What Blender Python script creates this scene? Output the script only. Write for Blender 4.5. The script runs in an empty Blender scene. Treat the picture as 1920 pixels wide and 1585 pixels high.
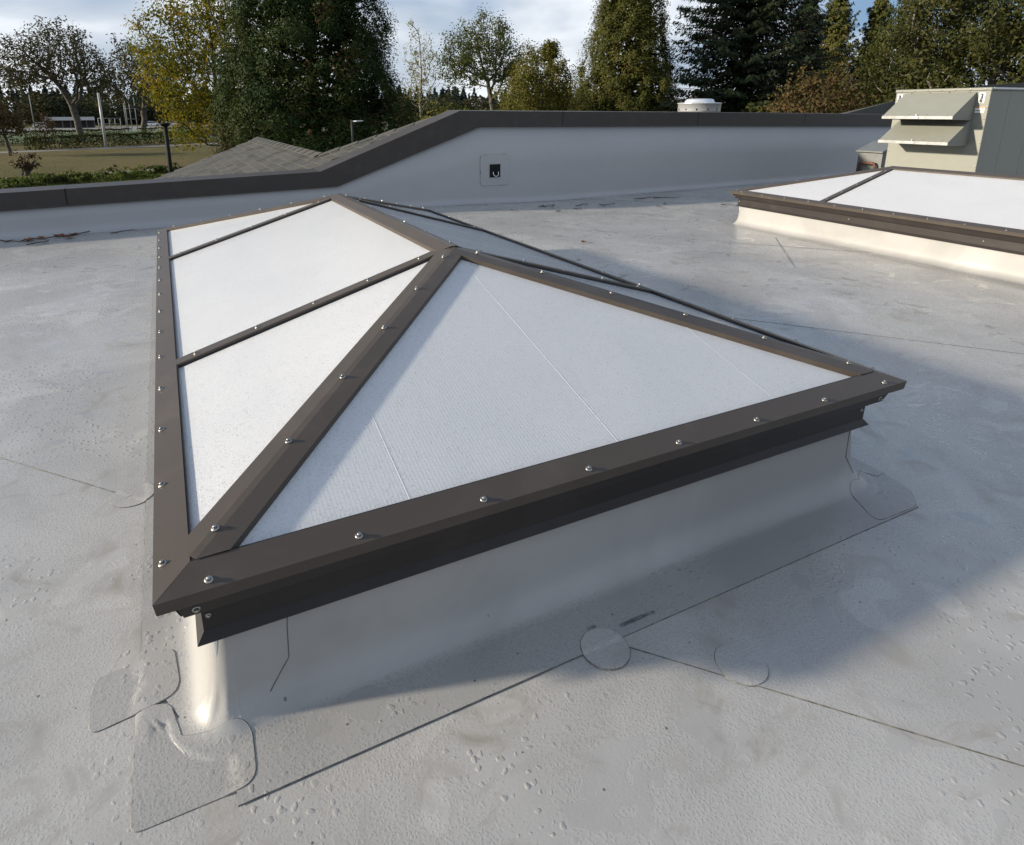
import bpy, bmesh, math, random
import numpy as np
from mathutils import Vector, Matrix

scene = bpy.context.scene
COL = scene.collection
rad = math.radians

# ------------------------------------------------------------------ camera
cam_d = bpy.data.cameras.new('camera')
cam = bpy.data.objects.new('camera', cam_d)
COL.objects.link(cam)
CAM = Vector((0.122, -1.200, 1.373))
right = Vector((0.9022, -0.4313, -0.0030)).normalized()
fwd = Vector((0.4159, 0.8723, -0.2572)).normalized()
right = (right - fwd * right.dot(fwd)).normalized()
upv = right.cross(fwd)
cam.matrix_world = Matrix(((right.x, upv.x, -fwd.x, CAM.x),
                           (right.y, upv.y, -fwd.y, CAM.y),
                           (right.z, upv.z, -fwd.z, CAM.z),
                           (0, 0, 0, 1)))
cam_d.sensor_width = 36.0
cam_d.lens = 22.04
cam_d.shift_x = 0.0426
cam_d.shift_y = -0.1413
cam_d.clip_start = 0.02
cam_d.clip_end = 9000
scene.camera = cam

# ------------------------------------------------------------------ light
SUN_TRAVEL = Vector((3.33, -1.04, -1.0)).normalized()
SUN_EL = math.asin(-SUN_TRAVEL.z)
SUN_AZ = math.atan2(-SUN_TRAVEL.x, -SUN_TRAVEL.y)       # from +Y towards +X
sun_d = bpy.data.lights.new('sun', 'SUN')
sun_d.energy = 3.6
sun_d.angle = rad(2.5)
sun_d.color = (1.0, 0.885, 0.72)
sun = bpy.data.objects.new('sun', sun_d)
COL.objects.link(sun)
sun.rotation_euler = SUN_TRAVEL.to_track_quat('-Z', 'Y').to_euler()
sun.location = (-20, 8, 12)

world = bpy.data.worlds.new('World')
scene.world = world
world.use_nodes = True
nt = world.node_tree
nt.nodes.clear()


class NB:
    """tiny node-tree builder"""
    def __init__(self, tree):
        self.t = tree

    def n(self, typ, **kw):
        nd = self.t.nodes.new(typ)
        for k, v in kw.items():
            setattr(nd, k, v)
        return nd

    def put(self, sock, val):
        if isinstance(val, bpy.types.NodeSocket):
            self.t.links.new(val, sock)
        elif val is not None:
            if isinstance(val, (tuple, list)) and len(val) == 3 and sock.type == 'RGBA':
                val = (*val, 1)
            sock.default_value = val

    def math(self, op, a, b=None, c=None, clamp=False):
        nd = self.n('ShaderNodeMath', operation=op, use_clamp=clamp)
        self.put(nd.inputs[0], a)
        if b is not None:
            self.put(nd.inputs[1], b)
        if c is not None:
            self.put(nd.inputs[2], c)
        return nd.outputs[0]

    def vmath(self, op, a, b=None):
        nd = self.n('ShaderNodeVectorMath', operation=op)
        self.put(nd.inputs[0], a)
        if b is not None:
            self.put(nd.inputs[1], b)
        return nd.outputs[0]

    def noise(self, vec, scale, detail=3.0, rough=0.5, dist=0.0):
        nd = self.n('ShaderNodeTexNoise')
        self.put(nd.inputs['Vector'], vec)
        self.put(nd.inputs['Scale'], scale)
        self.put(nd.inputs['Detail'], detail)
        self.put(nd.inputs['Roughness'], rough)
        self.put(nd.inputs['Distortion'], dist)
        return nd.outputs['Fac']

    def ramp(self, fac, stops, interp='LINEAR'):
        nd = self.n('ShaderNodeValToRGB')
        cr = nd.color_ramp
        cr.interpolation = interp
        while len(cr.elements) < len(stops):
            cr.elements.new(0.5)
        for e, (p, c) in zip(cr.elements, stops):
            e.position = p
            if not isinstance(c, (tuple, list)):
                c = (c, c, c)
            e.color = (*c, 1)
        self.put(nd.inputs[0], fac)
        return nd.outputs[0]

    def smooth(self, v, lo, hi):
        nd = self.n('ShaderNodeMapRange', interpolation_type='SMOOTHSTEP')
        self.put(nd.inputs['Value'], v)
        self.put(nd.inputs['From Min'], lo)
        self.put(nd.inputs['From Max'], hi)
        return nd.outputs['Result']

    def mix(self, fac, a, b, blend='MIX'):
        nd = self.n('ShaderNodeMix', data_type='RGBA', blend_type=blend)
        self.put(nd.inputs[0], fac)
        self.put(nd.inputs[6], a)
        self.put(nd.inputs[7], b)
        return nd.outputs[2]

    def scale(self, vec, s):
        nd = self.n('ShaderNodeMapping')
        self.put(nd.inputs['Vector'], vec)
        nd.inputs['Scale'].default_value = s
        return nd.outputs[0]


wb = NB(nt)
sky = wb.n('ShaderNodeTexSky', sky_type='NISHITA')
sky.sun_disc = False
sky.sun_elevation = SUN_EL
sky.sun_rotation = SUN_AZ
sky.altitude = 30
sky.air_density = 1.0
sky.dust_density = 1.4
sky.ozone_density = 1.3
gen = wb.n('ShaderNodeTexCoord').outputs['Generated']
sepg = wb.n('ShaderNodeSeparateXYZ')
wb.put(sepg.inputs[0], gen)
low = wb.math('POWER', wb.math('SUBTRACT', 1.0, wb.math('ABSOLUTE', sepg.outputs[2]), clamp=True), 5.0)
stretched = wb.vmath('ADD', wb.scale(gen, (1.0, 1.0, 2.6)), (0.35, 0.2, 0.0))
c1 = wb.noise(stretched, 2.4, 3.5, 0.5, 0.2)
c2 = wb.noise(stretched, 4.6, 4.0, 0.5, 0.25)
# broken cloud, seen closer packed towards the horizon
cover = wb.smooth(wb.math('MULTIPLY_ADD', low, 0.24, c1), 0.42, 0.62)
shade = wb.smooth(c2, 0.34, 0.64)
cloud = wb.mix(shade, (4.6, 5.2, 6.0), (8.0, 8.3, 8.6))
clear = wb.mix(0.65, sky.outputs[0], (1.4, 2.6, 4.8))
skycol = wb.mix(wb.math('MULTIPLY', cover, 0.92), clear, cloud)
bg = wb.n('ShaderNodeBackground')
wb.put(bg.inputs['Color'], skycol)
bg.inputs['Strength'].default_value = 0.062
wo = wb.n('ShaderNodeOutputWorld')
nt.links.new(bg.outputs[0], wo.inputs[0])

scene.view_settings.view_transform = 'Standard'
scene.view_settings.look = 'None'
scene.view_settings.gamma = 1.0
scene.view_settings.use_curve_mapping = False
scene.view_settings.exposure = 1.05
scene.render.engine = 'CYCLES'
scene.cycles.max_bounces = 6
scene.cycles.diffuse_bounces = 3
scene.cycles.glossy_bounces = 2
scene.cycles.transmission_bounces = 5
scene.cycles.transparent_max_bounces = 4

# ------------------------------------------------------------------ helpers
def R_(seed):
    return np.random.default_rng(seed)


def new_mat(name):
    m = bpy.data.materials.new(name)
    m.use_nodes = True
    b = NB(m.node_tree)
    p = m.node_tree.nodes['Principled BSDF']
    out = m.node_tree.nodes['Material Output']
    return m, b, p, out


def link(o, parent=None):
    COL.objects.link(o)
    if parent is not None:
        o.parent = parent
    return o


def mesh_obj(name, verts, faces, mats, parent=None, smooth=False, mat_idx=None):
    me = bpy.data.meshes.new(name)
    me.from_pydata([tuple(v) for v in verts], [], [tuple(f) for f in faces])
    if not isinstance(mats, (list, tuple)):
        mats = [mats]
    for m in mats:
        me.materials.append(m)
    if mat_idx is not None:
        me.polygons.foreach_set('material_index', mat_idx)
    if smooth:
        me.polygons.foreach_set('use_smooth', [True] * len(me.polygons))
    me.update()
    return link(bpy.data.objects.new(name, me), parent)


def bm_obj(name, bm, mats, parent=None, smooth=False):
    bmesh.ops.recalc_face_normals(bm, faces=bm.faces)
    me = bpy.data.meshes.new(name)
    bm.to_mesh(me)
    bm.free()
    if not isinstance(mats, (list, tuple)):
        mats = [mats]
    for m in mats:
        me.materials.append(m)
    if smooth:
        me.polygons.foreach_set('use_smooth', [True] * len(me.polygons))
    return link(bpy.data.objects.new(name, me), parent)


def tag(o, label=None, cat=None, group=None, kind=None):
    if label:
        o['label'] = label
    if cat:
        o['category'] = cat
    if group:
        o['group'] = group
    if kind:
        o['kind'] = kind
    return o


def empty(name, loc=(0, 0, 0), rz=0.0):
    o = bpy.data.objects.new(name, None)
    o.empty_display_size = 0.2
    COL.objects.link(o)
    o.location = loc
    o.rotation_euler = (0, 0, rz)
    return o


def copy_obj(o, parent, **kw):
    c = o.copy()
    COL.objects.link(c)
    c.parent = parent
    return c


def add_box(bm, lo, hi, mat=0, bevel=0.0):
    x0, y0, z0 = lo
    x1, y1, z1 = hi
    vs = [bm.verts.new(p) for p in ((x0, y0, z0), (x1, y0, z0), (x1, y1, z0), (x0, y1, z0),
                                    (x0, y0, z1), (x1, y0, z1), (x1, y1, z1), (x0, y1, z1))]
    fs = [bm.faces.new([vs[i] for i in f]) for f in
          ((0, 3, 2, 1), (4, 5, 6, 7), (0, 1, 5, 4), (1, 2, 6, 5), (2, 3, 7, 6), (3, 0, 4, 7))]
    for f in fs:
        f.material_index = mat
    if bevel > 0:
        es = list({e for f in fs for e in f.edges})
        bmesh.ops.bevel(bm, geom=es, offset=bevel, segments=1, affect='EDGES', clamp_overlap=True)


def box_obj(name, lo, hi, m, parent=None, bevel=0.0):
    bm = bmesh.new()
    add_box(bm, lo, hi, 0, bevel)
    return bm_obj(name, bm, m, parent)


def add_prism(bm, poly_a, poly_b, mat=0):
    """loft between two equally long closed 3-D polygons, capped"""
    a = [bm.verts.new(p) for p in poly_a]
    b = [bm.verts.new(p) for p in poly_b]
    n = len(a)
    for i in range(n):
        f = bm.faces.new((a[i], a[(i + 1) % n], b[(i + 1) % n], b[i]))
        f.material_index = mat
    fa = bm.faces.new(a[::-1]); fa.material_index = mat
    fb = bm.faces.new(b); fb.material_index = mat


def add_tube(bm, pts, radii, sides=8, mat=0, cap=True):
    pts = [Vector(p) for p in pts]
    rings = []
    prev_u = None
    for i, p in enumerate(pts):
        if i == 0:
            d = pts[1] - p
        elif i == len(pts) - 1:
            d = p - pts[i - 1]
        else:
            d = pts[i + 1] - pts[i - 1]
        d.normalize()
        u = prev_u if prev_u is not None else (Vector((1, 0, 0)) if abs(d.x) < 0.9 else Vector((0, 1, 0)))
        u = (u - d * u.dot(d)).normalized()
        prev_u = u
        v = d.cross(u)
        r = radii[i] if isinstance(radii, (list, tuple)) else radii
        rings.append([bm.verts.new(p + u * (r * math.cos(2 * math.pi * k / sides)) + v * (r * math.sin(2 * math.pi * k / sides)))
                      for k in range(sides)])
    for a, b in zip(rings, rings[1:]):
        for k in range(sides):
            f = bm.faces.new((a[k], a[(k + 1) % sides], b[(k + 1) % sides], b[k]))
            f.material_index = mat
            f.smooth = True
    if cap:
        for ring in (rings[0][::-1], rings[-1]):
            f = bm.faces.new(ring)
            f.material_index = mat


def add_lathe(bm, prof, center=(0, 0, 0), sides=32, mat=0):
    cx, cy, cz = center
    rings = []
    for r, z in prof:
        if r < 1e-6:
            rings.append([bm.verts.new((cx, cy, cz + z))])
        else:
            rings.append([bm.verts.new((cx + r * math.cos(2 * math.pi * k / sides), cy + r * math.sin(2 * math.pi * k / sides), cz + z))
                          for k in range(sides)])
    for a, b in zip(rings, rings[1:]):
        for k in range(sides):
            k2 = (k + 1) % sides
            if len(a) == 1 and len(b) == 1:
                continue
            if len(a) == 1:
                f = bm.faces.new((a[0], b[k], b[k2]))
            elif len(b) == 1:
                f = bm.faces.new((a[k], a[k2], b[0]))
            else:
                f = bm.faces.new((a[k], a[k2], b[k2], b[k]))
            f.material_index = mat
            f.smooth = True


def fast_mesh(name, V, F, mat, parent=None, tint=None, smooth=False):
    """V (n,3) float array, F (m,k) int array"""
    me = bpy.data.meshes.new(name)
    k = F.shape[1]
    me.vertices.add(len(V))
    me.vertices.foreach_set('co', np.asarray(V, np.float32).ravel())
    me.loops.add(F.size)
    me.loops.foreach_set('vertex_index', F.astype(np.int32).ravel())
    me.polygons.add(len(F))
    me.polygons.foreach_set('loop_start', np.arange(0, F.size, k, dtype=np.int32))
    me.polygons.foreach_set('loop_total', np.full(len(F), k, np.int32))
    if smooth:
        me.polygons.foreach_set('use_smooth', np.ones(len(F), bool))
    me.materials.append(mat)
    if tint is not None:
        at = me.attributes.new('tint', 'FLOAT', 'FACE')
        at.data.foreach_set('value', np.asarray(tint, np.float32))
    me.update(calc_edges=True)
    return link(bpy.data.objects.new(name, me), parent)


# ------------------------------------------------------------------ materials
def droplets(b, vec, scale, rmin, rmax, density):
    """height field of water beads: domes with random radius, some cells empty"""
    v = b.n('ShaderNodeTexVoronoi', feature='F1', distance='EUCLIDEAN', voronoi_dimensions='2D')
    b.put(v.inputs['Vector'], vec)
    v.inputs['Scale'].default_value = scale
    v.inputs['Randomness'].default_value = 0.9
    sep = b.n('ShaderNodeSeparateColor')
    b.put(sep.inputs[0], v.outputs['Color'])
    r = b.math('MULTIPLY_ADD', sep.outputs[0], rmax - rmin, rmin)
    on = b.math('LESS_THAN', sep.outputs[1], density)
    q = b.math('DIVIDE', v.outputs['Distance'], r)
    h = b.math('SUBTRACT', 1.0, b.math('POWER', q, 2.0), clamp=True)
    h = b.math('MULTIPLY', h, b.math('SUBTRACT', 1.6, b.math('MULTIPLY', h, 0.6)))
    return b.math('MULTIPLY', b.math('MULTIPLY', h, on), r)


def mat_membrane(name, wet=True, base=(0.385, 0.376, 0.358), slope=False):
    m, b, p, out = new_mat(name)
    pos = b.n('ShaderNodeNewGeometry').outputs['Position']
    n1 = b.noise(pos, 0.9, 4, 0.6, 0.8)
    n2 = b.noise(pos, 4.5, 4, 0.68, 1.0)
    n4 = b.noise(pos, 150, 1, 0.5)
    col = b.mix(b.smooth(n1, 0.38, 0.64), tuple(c * (1.04 if wet else 1.0) for c in base), tuple(c * (0.84 if wet else 0.975) for c in base))
    col = b.mix(b.math('MULTIPLY', b.smooth(n2, 0.53, 0.73), (0.12 if slope else 0.58) if wet else 0.04), col, (0.225, 0.20, 0.16))
    # streaks of dried run-off
    st = b.noise(b.scale(pos, (1.6, 6.0, 1.0)), 1.3, 2, 0.65, 0.7)
    col = b.mix(b.math('MULTIPLY', b.smooth(st, 0.56, 0.70), 0.22 if wet else 0.05), col, (0.30, 0.285, 0.25))
    col = b.mix(b.math('MULTIPLY', b.smooth(n4, 0.58, 0.78), 0.12), col, (0.24, 0.23, 0.21))
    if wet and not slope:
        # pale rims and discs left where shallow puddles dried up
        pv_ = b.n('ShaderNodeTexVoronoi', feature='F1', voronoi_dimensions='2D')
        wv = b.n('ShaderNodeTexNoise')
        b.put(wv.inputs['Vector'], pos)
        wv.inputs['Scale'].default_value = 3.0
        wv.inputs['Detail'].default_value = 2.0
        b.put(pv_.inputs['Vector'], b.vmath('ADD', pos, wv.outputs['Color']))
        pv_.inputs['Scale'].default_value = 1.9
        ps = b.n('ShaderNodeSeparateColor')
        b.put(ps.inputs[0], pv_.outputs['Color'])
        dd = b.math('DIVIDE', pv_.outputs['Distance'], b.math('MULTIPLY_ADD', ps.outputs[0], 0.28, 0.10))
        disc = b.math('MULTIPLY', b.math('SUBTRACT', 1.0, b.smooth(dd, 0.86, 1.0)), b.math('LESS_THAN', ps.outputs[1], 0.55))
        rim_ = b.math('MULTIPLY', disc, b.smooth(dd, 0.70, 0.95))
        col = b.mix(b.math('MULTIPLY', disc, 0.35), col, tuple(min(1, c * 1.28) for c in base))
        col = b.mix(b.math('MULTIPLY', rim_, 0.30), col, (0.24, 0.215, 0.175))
    if wet:
        # sparse specks of grit
        vs = b.n('ShaderNodeTexVoronoi', feature='F1', voronoi_dimensions='2D')
        b.put(vs.inputs['Vector'], pos)
        vs.inputs['Scale'].default_value = 9.0
        sepc = b.n('ShaderNodeSeparateColor')
        b.put(sepc.inputs[0], vs.outputs['Color'])
        speck = b.math('MULTIPLY', b.math('LESS_THAN', vs.outputs['Distance'], b.math('MULTIPLY', sepc.outputs[2], 0.032)),
                       b.math('LESS_THAN', sepc.outputs[0], 0.28))
        col = b.mix(b.math('MULTIPLY', speck, 0.8), col, (0.07, 0.06, 0.05))
        # distort the coordinates a little so beads are not round
        dn = b.n('ShaderNodeTexNoise')
        b.put(dn.inputs['Vector'], pos)
        dn.inputs['Scale'].default_value = 60.0
        dn.inputs['Detail'].default_value = 1.0
        sc = b.n('ShaderNodeVectorMath', operation='SCALE')
        b.put(sc.inputs[0], dn.outputs['Color'])
        sc.inputs['Scale'].default_value = 0.016
        wpos = b.vmath('ADD', pos, sc.outputs[0])
        region = b.noise(b.vmath('ADD', pos, (3.1, 0.55, 0)), 1.25, 3, 0.55, 0.6)
        fine = b.math('MULTIPLY', droplets(b, wpos, 115.0, 0.24, 0.50, 0.92), 0.8 / 115)
        mid = b.math('MULTIPLY', droplets(b, wpos, 40.0, 0.08, 0.36, 0.66), 1.0 / 40)
        dry = b.smooth(n2, 0.55, 0.63)
        wetm = b.math('SUBTRACT', 1.0, dry)
        fmask = b.math('MULTIPLY', b.smooth(region, 0.44, 0.54), wetm)
        bmask = b.math('MULTIPLY', b.math('SUBTRACT', 1.0, b.smooth(region, 0.46, 0.56)), wetm)
        hh = b.math('MAXIMUM', b.math('MULTIPLY', fine, fmask), b.math('MULTIPLY', mid, b.math('MULTIPLY', bmask, 1.9)))
        puddle = b.smooth(b.noise(b.vmath('ADD', wpos, (1.7, 9.2, 0)), 4.6, 2, 0.5, 1.2), 0.640, 0.652)
        hh = b.math('MULTIPLY', hh, b.math('SUBTRACT', 1.0, puddle))
        hh = b.math('ADD', hh, b.math('MULTIPLY', puddle, 0.0022))
        if slope:
            sn = b.n('ShaderNodeSeparateXYZ')
            b.put(sn.inputs[0], b.n('ShaderNodeNewGeometry').outputs['Normal'])
            flat = b.smooth(b.math('ABSOLUTE', sn.outputs[2]), 0.80, 0.985)
            hh = b.math('MULTIPLY', hh, flat)
            puddle = b.math('MULTIPLY', puddle, flat)
        height = b.math('MULTIPLY_ADD', hh, 0.095, b.math('MULTIPLY', n4, 0.0003))
        wetness = b.math('MAXIMUM', b.smooth(hh, 0.0002, 0.0015), puddle)
        b.put(p.inputs['Roughness'], b.math('MULTIPLY_ADD', wetness, -0.22, b.math('MULTIPLY_ADD', n1, 0.26, 0.36 if slope else 0.20)))
        col = b.mix(b.math('MULTIPLY', wetness, 0.10), col, tuple(c * 0.6 for c in base))
        p.inputs['Specular IOR Level'].default_value = 0.62
    else:
        p.inputs['Roughness'].default_value = 0.46
        p.inputs['Specular IOR Level'].default_value = 0.4
        height = b.math('MULTIPLY_ADD', n4, 0.0006, b.math('MULTIPLY', b.noise(pos, 5.0, 2, 0.5), 0.004))
    bump = b.n('ShaderNodeBump')
    bump.inputs['Strength'].default_value = 1.0
    bump.inputs['Distance'].default_value = 1.0
    b.put(bump.inputs['Height'], height)
    b.put(p.inputs['Normal'], bump.outputs[0])
    b.put(p.inputs['Base Color'], col)
    return m


def mat_paint(name, base, rough=0.42, metallic=0.0, spec=0.5, scratch=0.0, dirt=0.25):
    m, b, p, out = new_mat(name)
    pos = b.n('ShaderNodeTexCoord').outputs['Object']
    n1 = b.noise(pos, 5, 5, 0.6, 0.4)
    n2 = b.noise(pos, 70, 4, 0.6)
    col = b.mix(b.math('MULTIPLY', b.smooth(n1, 0.45, 0.75), dirt), base, tuple(min(1, c * 1.5 + 0.02) for c in base))
    col = b.mix(b.math('MULTIPLY', b.smooth(n2, 0.55, 0.8), dirt * 0.8), col, tuple(c * 0.6 for c in base))
    if scratch > 0:
        sv = b.scale(pos, (9, 2.4, 4))
        s1 = b.noise(sv, 6.0, 2, 0.5, 3.0)
        line = b.math('SUBTRACT', 1.0, b.smooth(b.math('ABSOLUTE', b.math('SUBTRACT', s1, 0.5)), 0.0, 0.004))
        line = b.math('MULTIPLY', line, b.smooth(b.noise(pos, 3.0, 2), 0.66, 0.74))
        col = b.mix(b.math('MULTIPLY', line, scratch), col, (0.5, 0.47, 0.43))
    b.put(p.inputs['Base Color'], col)
    b.put(p.inputs['Roughness'], b.math('MULTIPLY_ADD', n1, 0.18, rough - 0.09))
    p.inputs['Metallic'].default_value = metallic
    p.inputs['Specular IOR Level'].default_value = spec
    bump = b.n('ShaderNodeBump')
    bump.inputs['Distance'].default_value = 0.0012
    bump.inputs['Strength'].default_value = 0.25
    b.put(bump.inputs['Height'], b.math('ADD', n1, b.math('MULTIPLY', n2, 0.15)))
    b.put(p.inputs['Normal'], bump.outputs[0])
    return m


def mat_plain(name, base, rough=0.6, metallic=0.0, spec=0.4, var=0.2, scale=8.0):
    m, b, p, out = new_mat(name)
    pos = b.n('ShaderNodeTexCoord').outputs['Object']
    n1 = b.noise(pos, scale, 5, 0.6)
    b.put(p.inputs['Base Color'], b.mix(b.smooth(n1, 0.3, 0.7), tuple(c * (1 - var) for c in base), tuple(min(1, c * (1 + var)) for c in base)))
    p.inputs['Roughness'].default_value = rough
    p.inputs['Metallic'].default_value = metallic
    p.inputs['Specular IOR Level'].default_value = spec
    return m


def mat_glazing(axis):
    """milky twin-wall polycarbonate sheet; axis 0: flutes run along x, 1: along y"""
    m, b, p, out = new_mat('polycarbonate_%s' % 'xy'[axis])
    pos = b.n('ShaderNodeTexCoord').outputs['Object']
    sep = b.n('ShaderNodeSeparateXYZ')
    b.put(sep.inputs[0], pos)
    coord = sep.outputs[1 - axis]
    flute = b.math('SINE', b.math('MULTIPLY', coord, 2 * math.pi / 0.0105))
    n1 = b.noise(pos, 2.2, 5, 0.6, 0.6)
    n2 = b.noise(b.scale(pos, (60, 6, 6) if axis == 1 else (6, 60, 6)), 1.0, 4, 0.6)
    n3 = b.noise(pos, 190, 3, 0.55)
    col = b.mix(b.smooth(n1, 0.35, 0.68), (0.94, 0.95, 0.96), (0.89, 0.905, 0.925))
    col = b.mix(b.math('MULTIPLY', b.smooth(n2, 0.55, 0.75), 0.25), col, (0.74, 0.77, 0.80))
    dif = b.n('ShaderNodeBsdfDiffuse')
    b.put(dif.inputs['Color'], col)
    tr = b.n('ShaderNodeBsdfTranslucent')
    b.put(tr.inputs['Color'], (0.985, 0.99, 0.995))
    gl = b.n('ShaderNodeBsdfGlossy')
    gl.inputs['Roughness'].default_value = 0.16
    bump = b.n('ShaderNodeBump')
    bump.inputs['Distance'].default_value = 1.0
    wetd = b.math('MULTIPLY', b.smooth(n3, 0.58, 0.70), 0.0011)
    b.put(bump.inputs['Height'], b.math('ADD', b.math('MULTIPLY', flute, 0.00007), wetd))
    for nd in (dif, gl):
        b.put(nd.inputs['Normal'], bump.outputs[0])
    s1 = b.n('ShaderNodeMixShader')
    s1.inputs[0].default_value = 0.50
    m.node_tree.links.new(dif.outputs[0], s1.inputs[1])
    m.node_tree.links.new(tr.outputs[0], s1.inputs[2])
    fr = b.n('ShaderNodeFresnel')
    fr.inputs['IOR'].default_value = 1.45
    b.put(fr.inputs['Normal'], bump.outputs[0])
    s2 = b.n('ShaderNodeMixShader')
    b.put(s2.inputs[0], b.math('MULTIPLY', fr.outputs[0], 0.9))
    m.node_tree.links.new(s1.outputs[0], s2.inputs[1])
    m.node_tree.links.new(gl.outputs[0], s2.inputs[2])
    m.node_tree.links.new(s2.outputs[0], out.inputs[0])
    m.node_tree.nodes.remove(p)
    return m


def mat_leaf(name, cols, trans=0.35, rough=0.55):
    m, b, p, out = new_mat(name)
    at = b.n('ShaderNodeAttribute', attribute_name='tint')
    k = len(cols)
    col = b.ramp(at.outputs['Fac'], [(i / max(1, k - 1), c) for i, c in enumerate(cols)])
    b.put(p.inputs['Base Color'], col)
    p.inputs['Roughness'].default_value = rough
    p.inputs['Specular IOR Level'].default_value = 0.05
    tr = b.n('ShaderNodeBsdfTranslucent')
    b.put(tr.inputs['Color'], b.mix(1.0, col, (1.0, 1.0, 0.55), 'MULTIPLY'))
    s = b.n('ShaderNodeMixShader')
    s.inputs[0].default_value = trans
    m.node_tree.links.new(p.outputs[0], s.inputs[1])
    m.node_tree.links.new(tr.outputs[0], s.inputs[2])
    m.node_tree.links.new(s.outputs[0], out.inputs[0])
    return m


def mat_bark(name, a, c):
    m, b, p, out = new_mat(name)
    pos = b.n('ShaderNodeTexCoord').outputs['Object']
    n = b.noise(b.scale(pos, (6, 6, 1.2)), 2.0, 5, 0.65)
    b.put(p.inputs['Base Color'], b.mix(b.smooth(n, 0.35, 0.65), a, c))
    p.inputs['Roughness'].default_value = 0.9
    p.inputs['Specular IOR Level'].default_value = 0.15
    return m


M = {}
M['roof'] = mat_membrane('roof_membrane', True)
M['flash'] = mat_membrane('membrane_flashing', True, (0.31, 0.306, 0.296), True)
M['curb'] = mat_membrane('membrane_curb', False, (0.315, 0.313, 0.305))
M['wall'] = mat_membrane('membrane_wall', False, (0.37, 0.375, 0.38))
M['edge'] = mat_plain('cut_membrane_edge', (0.10, 0.095, 0.085), 0.8, var=0.5, scale=30)  # dark tone holds dirt plus the painted shadow line along membrane edges
M['rim'] = mat_plain('patch_rim', (0.15, 0.145, 0.13), 0.8, var=0.5, scale=30)  # darker rim paints the line of shadow and dirt round welded patches
M['bronze'] = mat_paint('bronze_paint', (0.064, 0.052, 0.042), 0.42, 0.0, 0.30, 0.75, 0.30)
M['bronze_dark'] = mat_paint('bronze_fascia', (0.026, 0.022, 0.020), 0.45, 0.0, 0.3, 0.2, 0.25)
M['coping'] = mat_paint('coping_metal', (0.042, 0.037, 0.033), 0.5, 0.0, 0.3, 0.15, 0.3)
M['gasket'] = mat_plain('black_gasket', (0.018, 0.018, 0.02), 0.7)
M['bolt'] = mat_plain('stainless_bolt', (0.34, 0.33, 0.31), 0.40, 1.0, 0.5, 0.25, 300)
M['glaze_x'] = mat_glazing(0)
M['glaze_y'] = mat_glazing(1)
M['joint'] = mat_plain('panel_joint', (0.66, 0.70, 0.75), 0.6, var=0.1)
M['lining'] = mat_plain('white_lining', (0.8, 0.8, 0.78), 0.8, var=0.05)
M['hvac'] = mat_paint('hvac_paint', (0.215, 0.218, 0.185), 0.5, 0.0, 0.35, 0.0, 0.12)
M['spun'] = mat_plain('spun_aluminium', (0.66, 0.67, 0.69), 0.30, 0.6, 0.5, 0.05, 20)
M['alu'] = mat_plain('aluminium', (0.72, 0.73, 0.74), 0.28, 1.0, 0.5, 0.08, 20)
M['gutter'] = mat_plain('gutter_metal', (0.36, 0.36, 0.34), 0.4)
M['pole_grey'] = mat_plain('pole_grey', (0.19, 0.20, 0.20), 0.6)
M['white_metal'] = mat_plain('white_metal', (0.62, 0.63, 0.64), 0.4, 0.0, 0.5, 0.06, 12)
M['grey_metal'] = mat_plain('grey_metal', (0.14, 0.145, 0.14), 0.45, 0.0, 0.5, 0.15, 12)
M['black'] = mat_plain('black_metal', (0.012, 0.012, 0.013), 0.7, 0.0, 0.15, 0.2, 40)
M['rust'] = mat_plain('brown_pipe', (0.11, 0.045, 0.025), 0.6, 0.0, 0.4, 0.4, 25)
M['ink'] = mat_plain('black_print', (0.03, 0.03, 0.032), 0.7, 0.0, 0.2, 0.5, 200)
M['label'] = mat_plain('sticker', (0.8, 0.78, 0.74), 0.5)
M['label_red'] = mat_plain('sticker_orange', (0.6, 0.2, 0.05), 0.5)

# ------------------------------------------------------------------ roof deck
def smoothstep(a, b, x):
    t = min(1.0, max(0.0, (x - a) / (b - a)))
    return t * t * (3 - 2 * t)


def roof_z(x, y):
    z = -0.07 * smoothstep(3.0, 6.4, x)
    far = max(-x, x - 2.44, -y, y - 4.527)          # level around the near skylight
    z += 0.003 * smoothstep(0.4, 1.6, far) * math.sin(x * 2.1 + 0.4 * y) * math.sin(y * 1.7 - 0.6 * x)
    return z - 0.0022


def wall_y(x):
    return 7.36 + 0.045 * x


NRM = Vector((2.495, 2.282)).normalized()          # across the sheet seams
SEAM0 = Vector((-0.63, 1.717)).dot(NRM)
SEAM_C = [SEAM0 - 6.2, SEAM0 - 3.1, SEAM0, SEAM0 + 3.05, SEAM0 + 6.1, SEAM0 + 9.2, SEAM0 + 12.3, SEAM0 + 15.4, SEAM0 + 18.5]


def surf_z(x, y):
    """top of the uppermost membrane sheet"""
    c = x * NRM.x + y * NRM.y
    best = -1
    for k, c0 in enumerate(SEAM_C[:-1]):
        if k and c0 <= c < c0 + 3.2:
            best = max(best, 0.0022 * (1 - (c - c0) / 3.15))
    return roof_z(x, y) + max(best, 0.0)


roof = empty('flat_roof', (0, 0, 0))
tag(roof, kind='structure')


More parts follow.
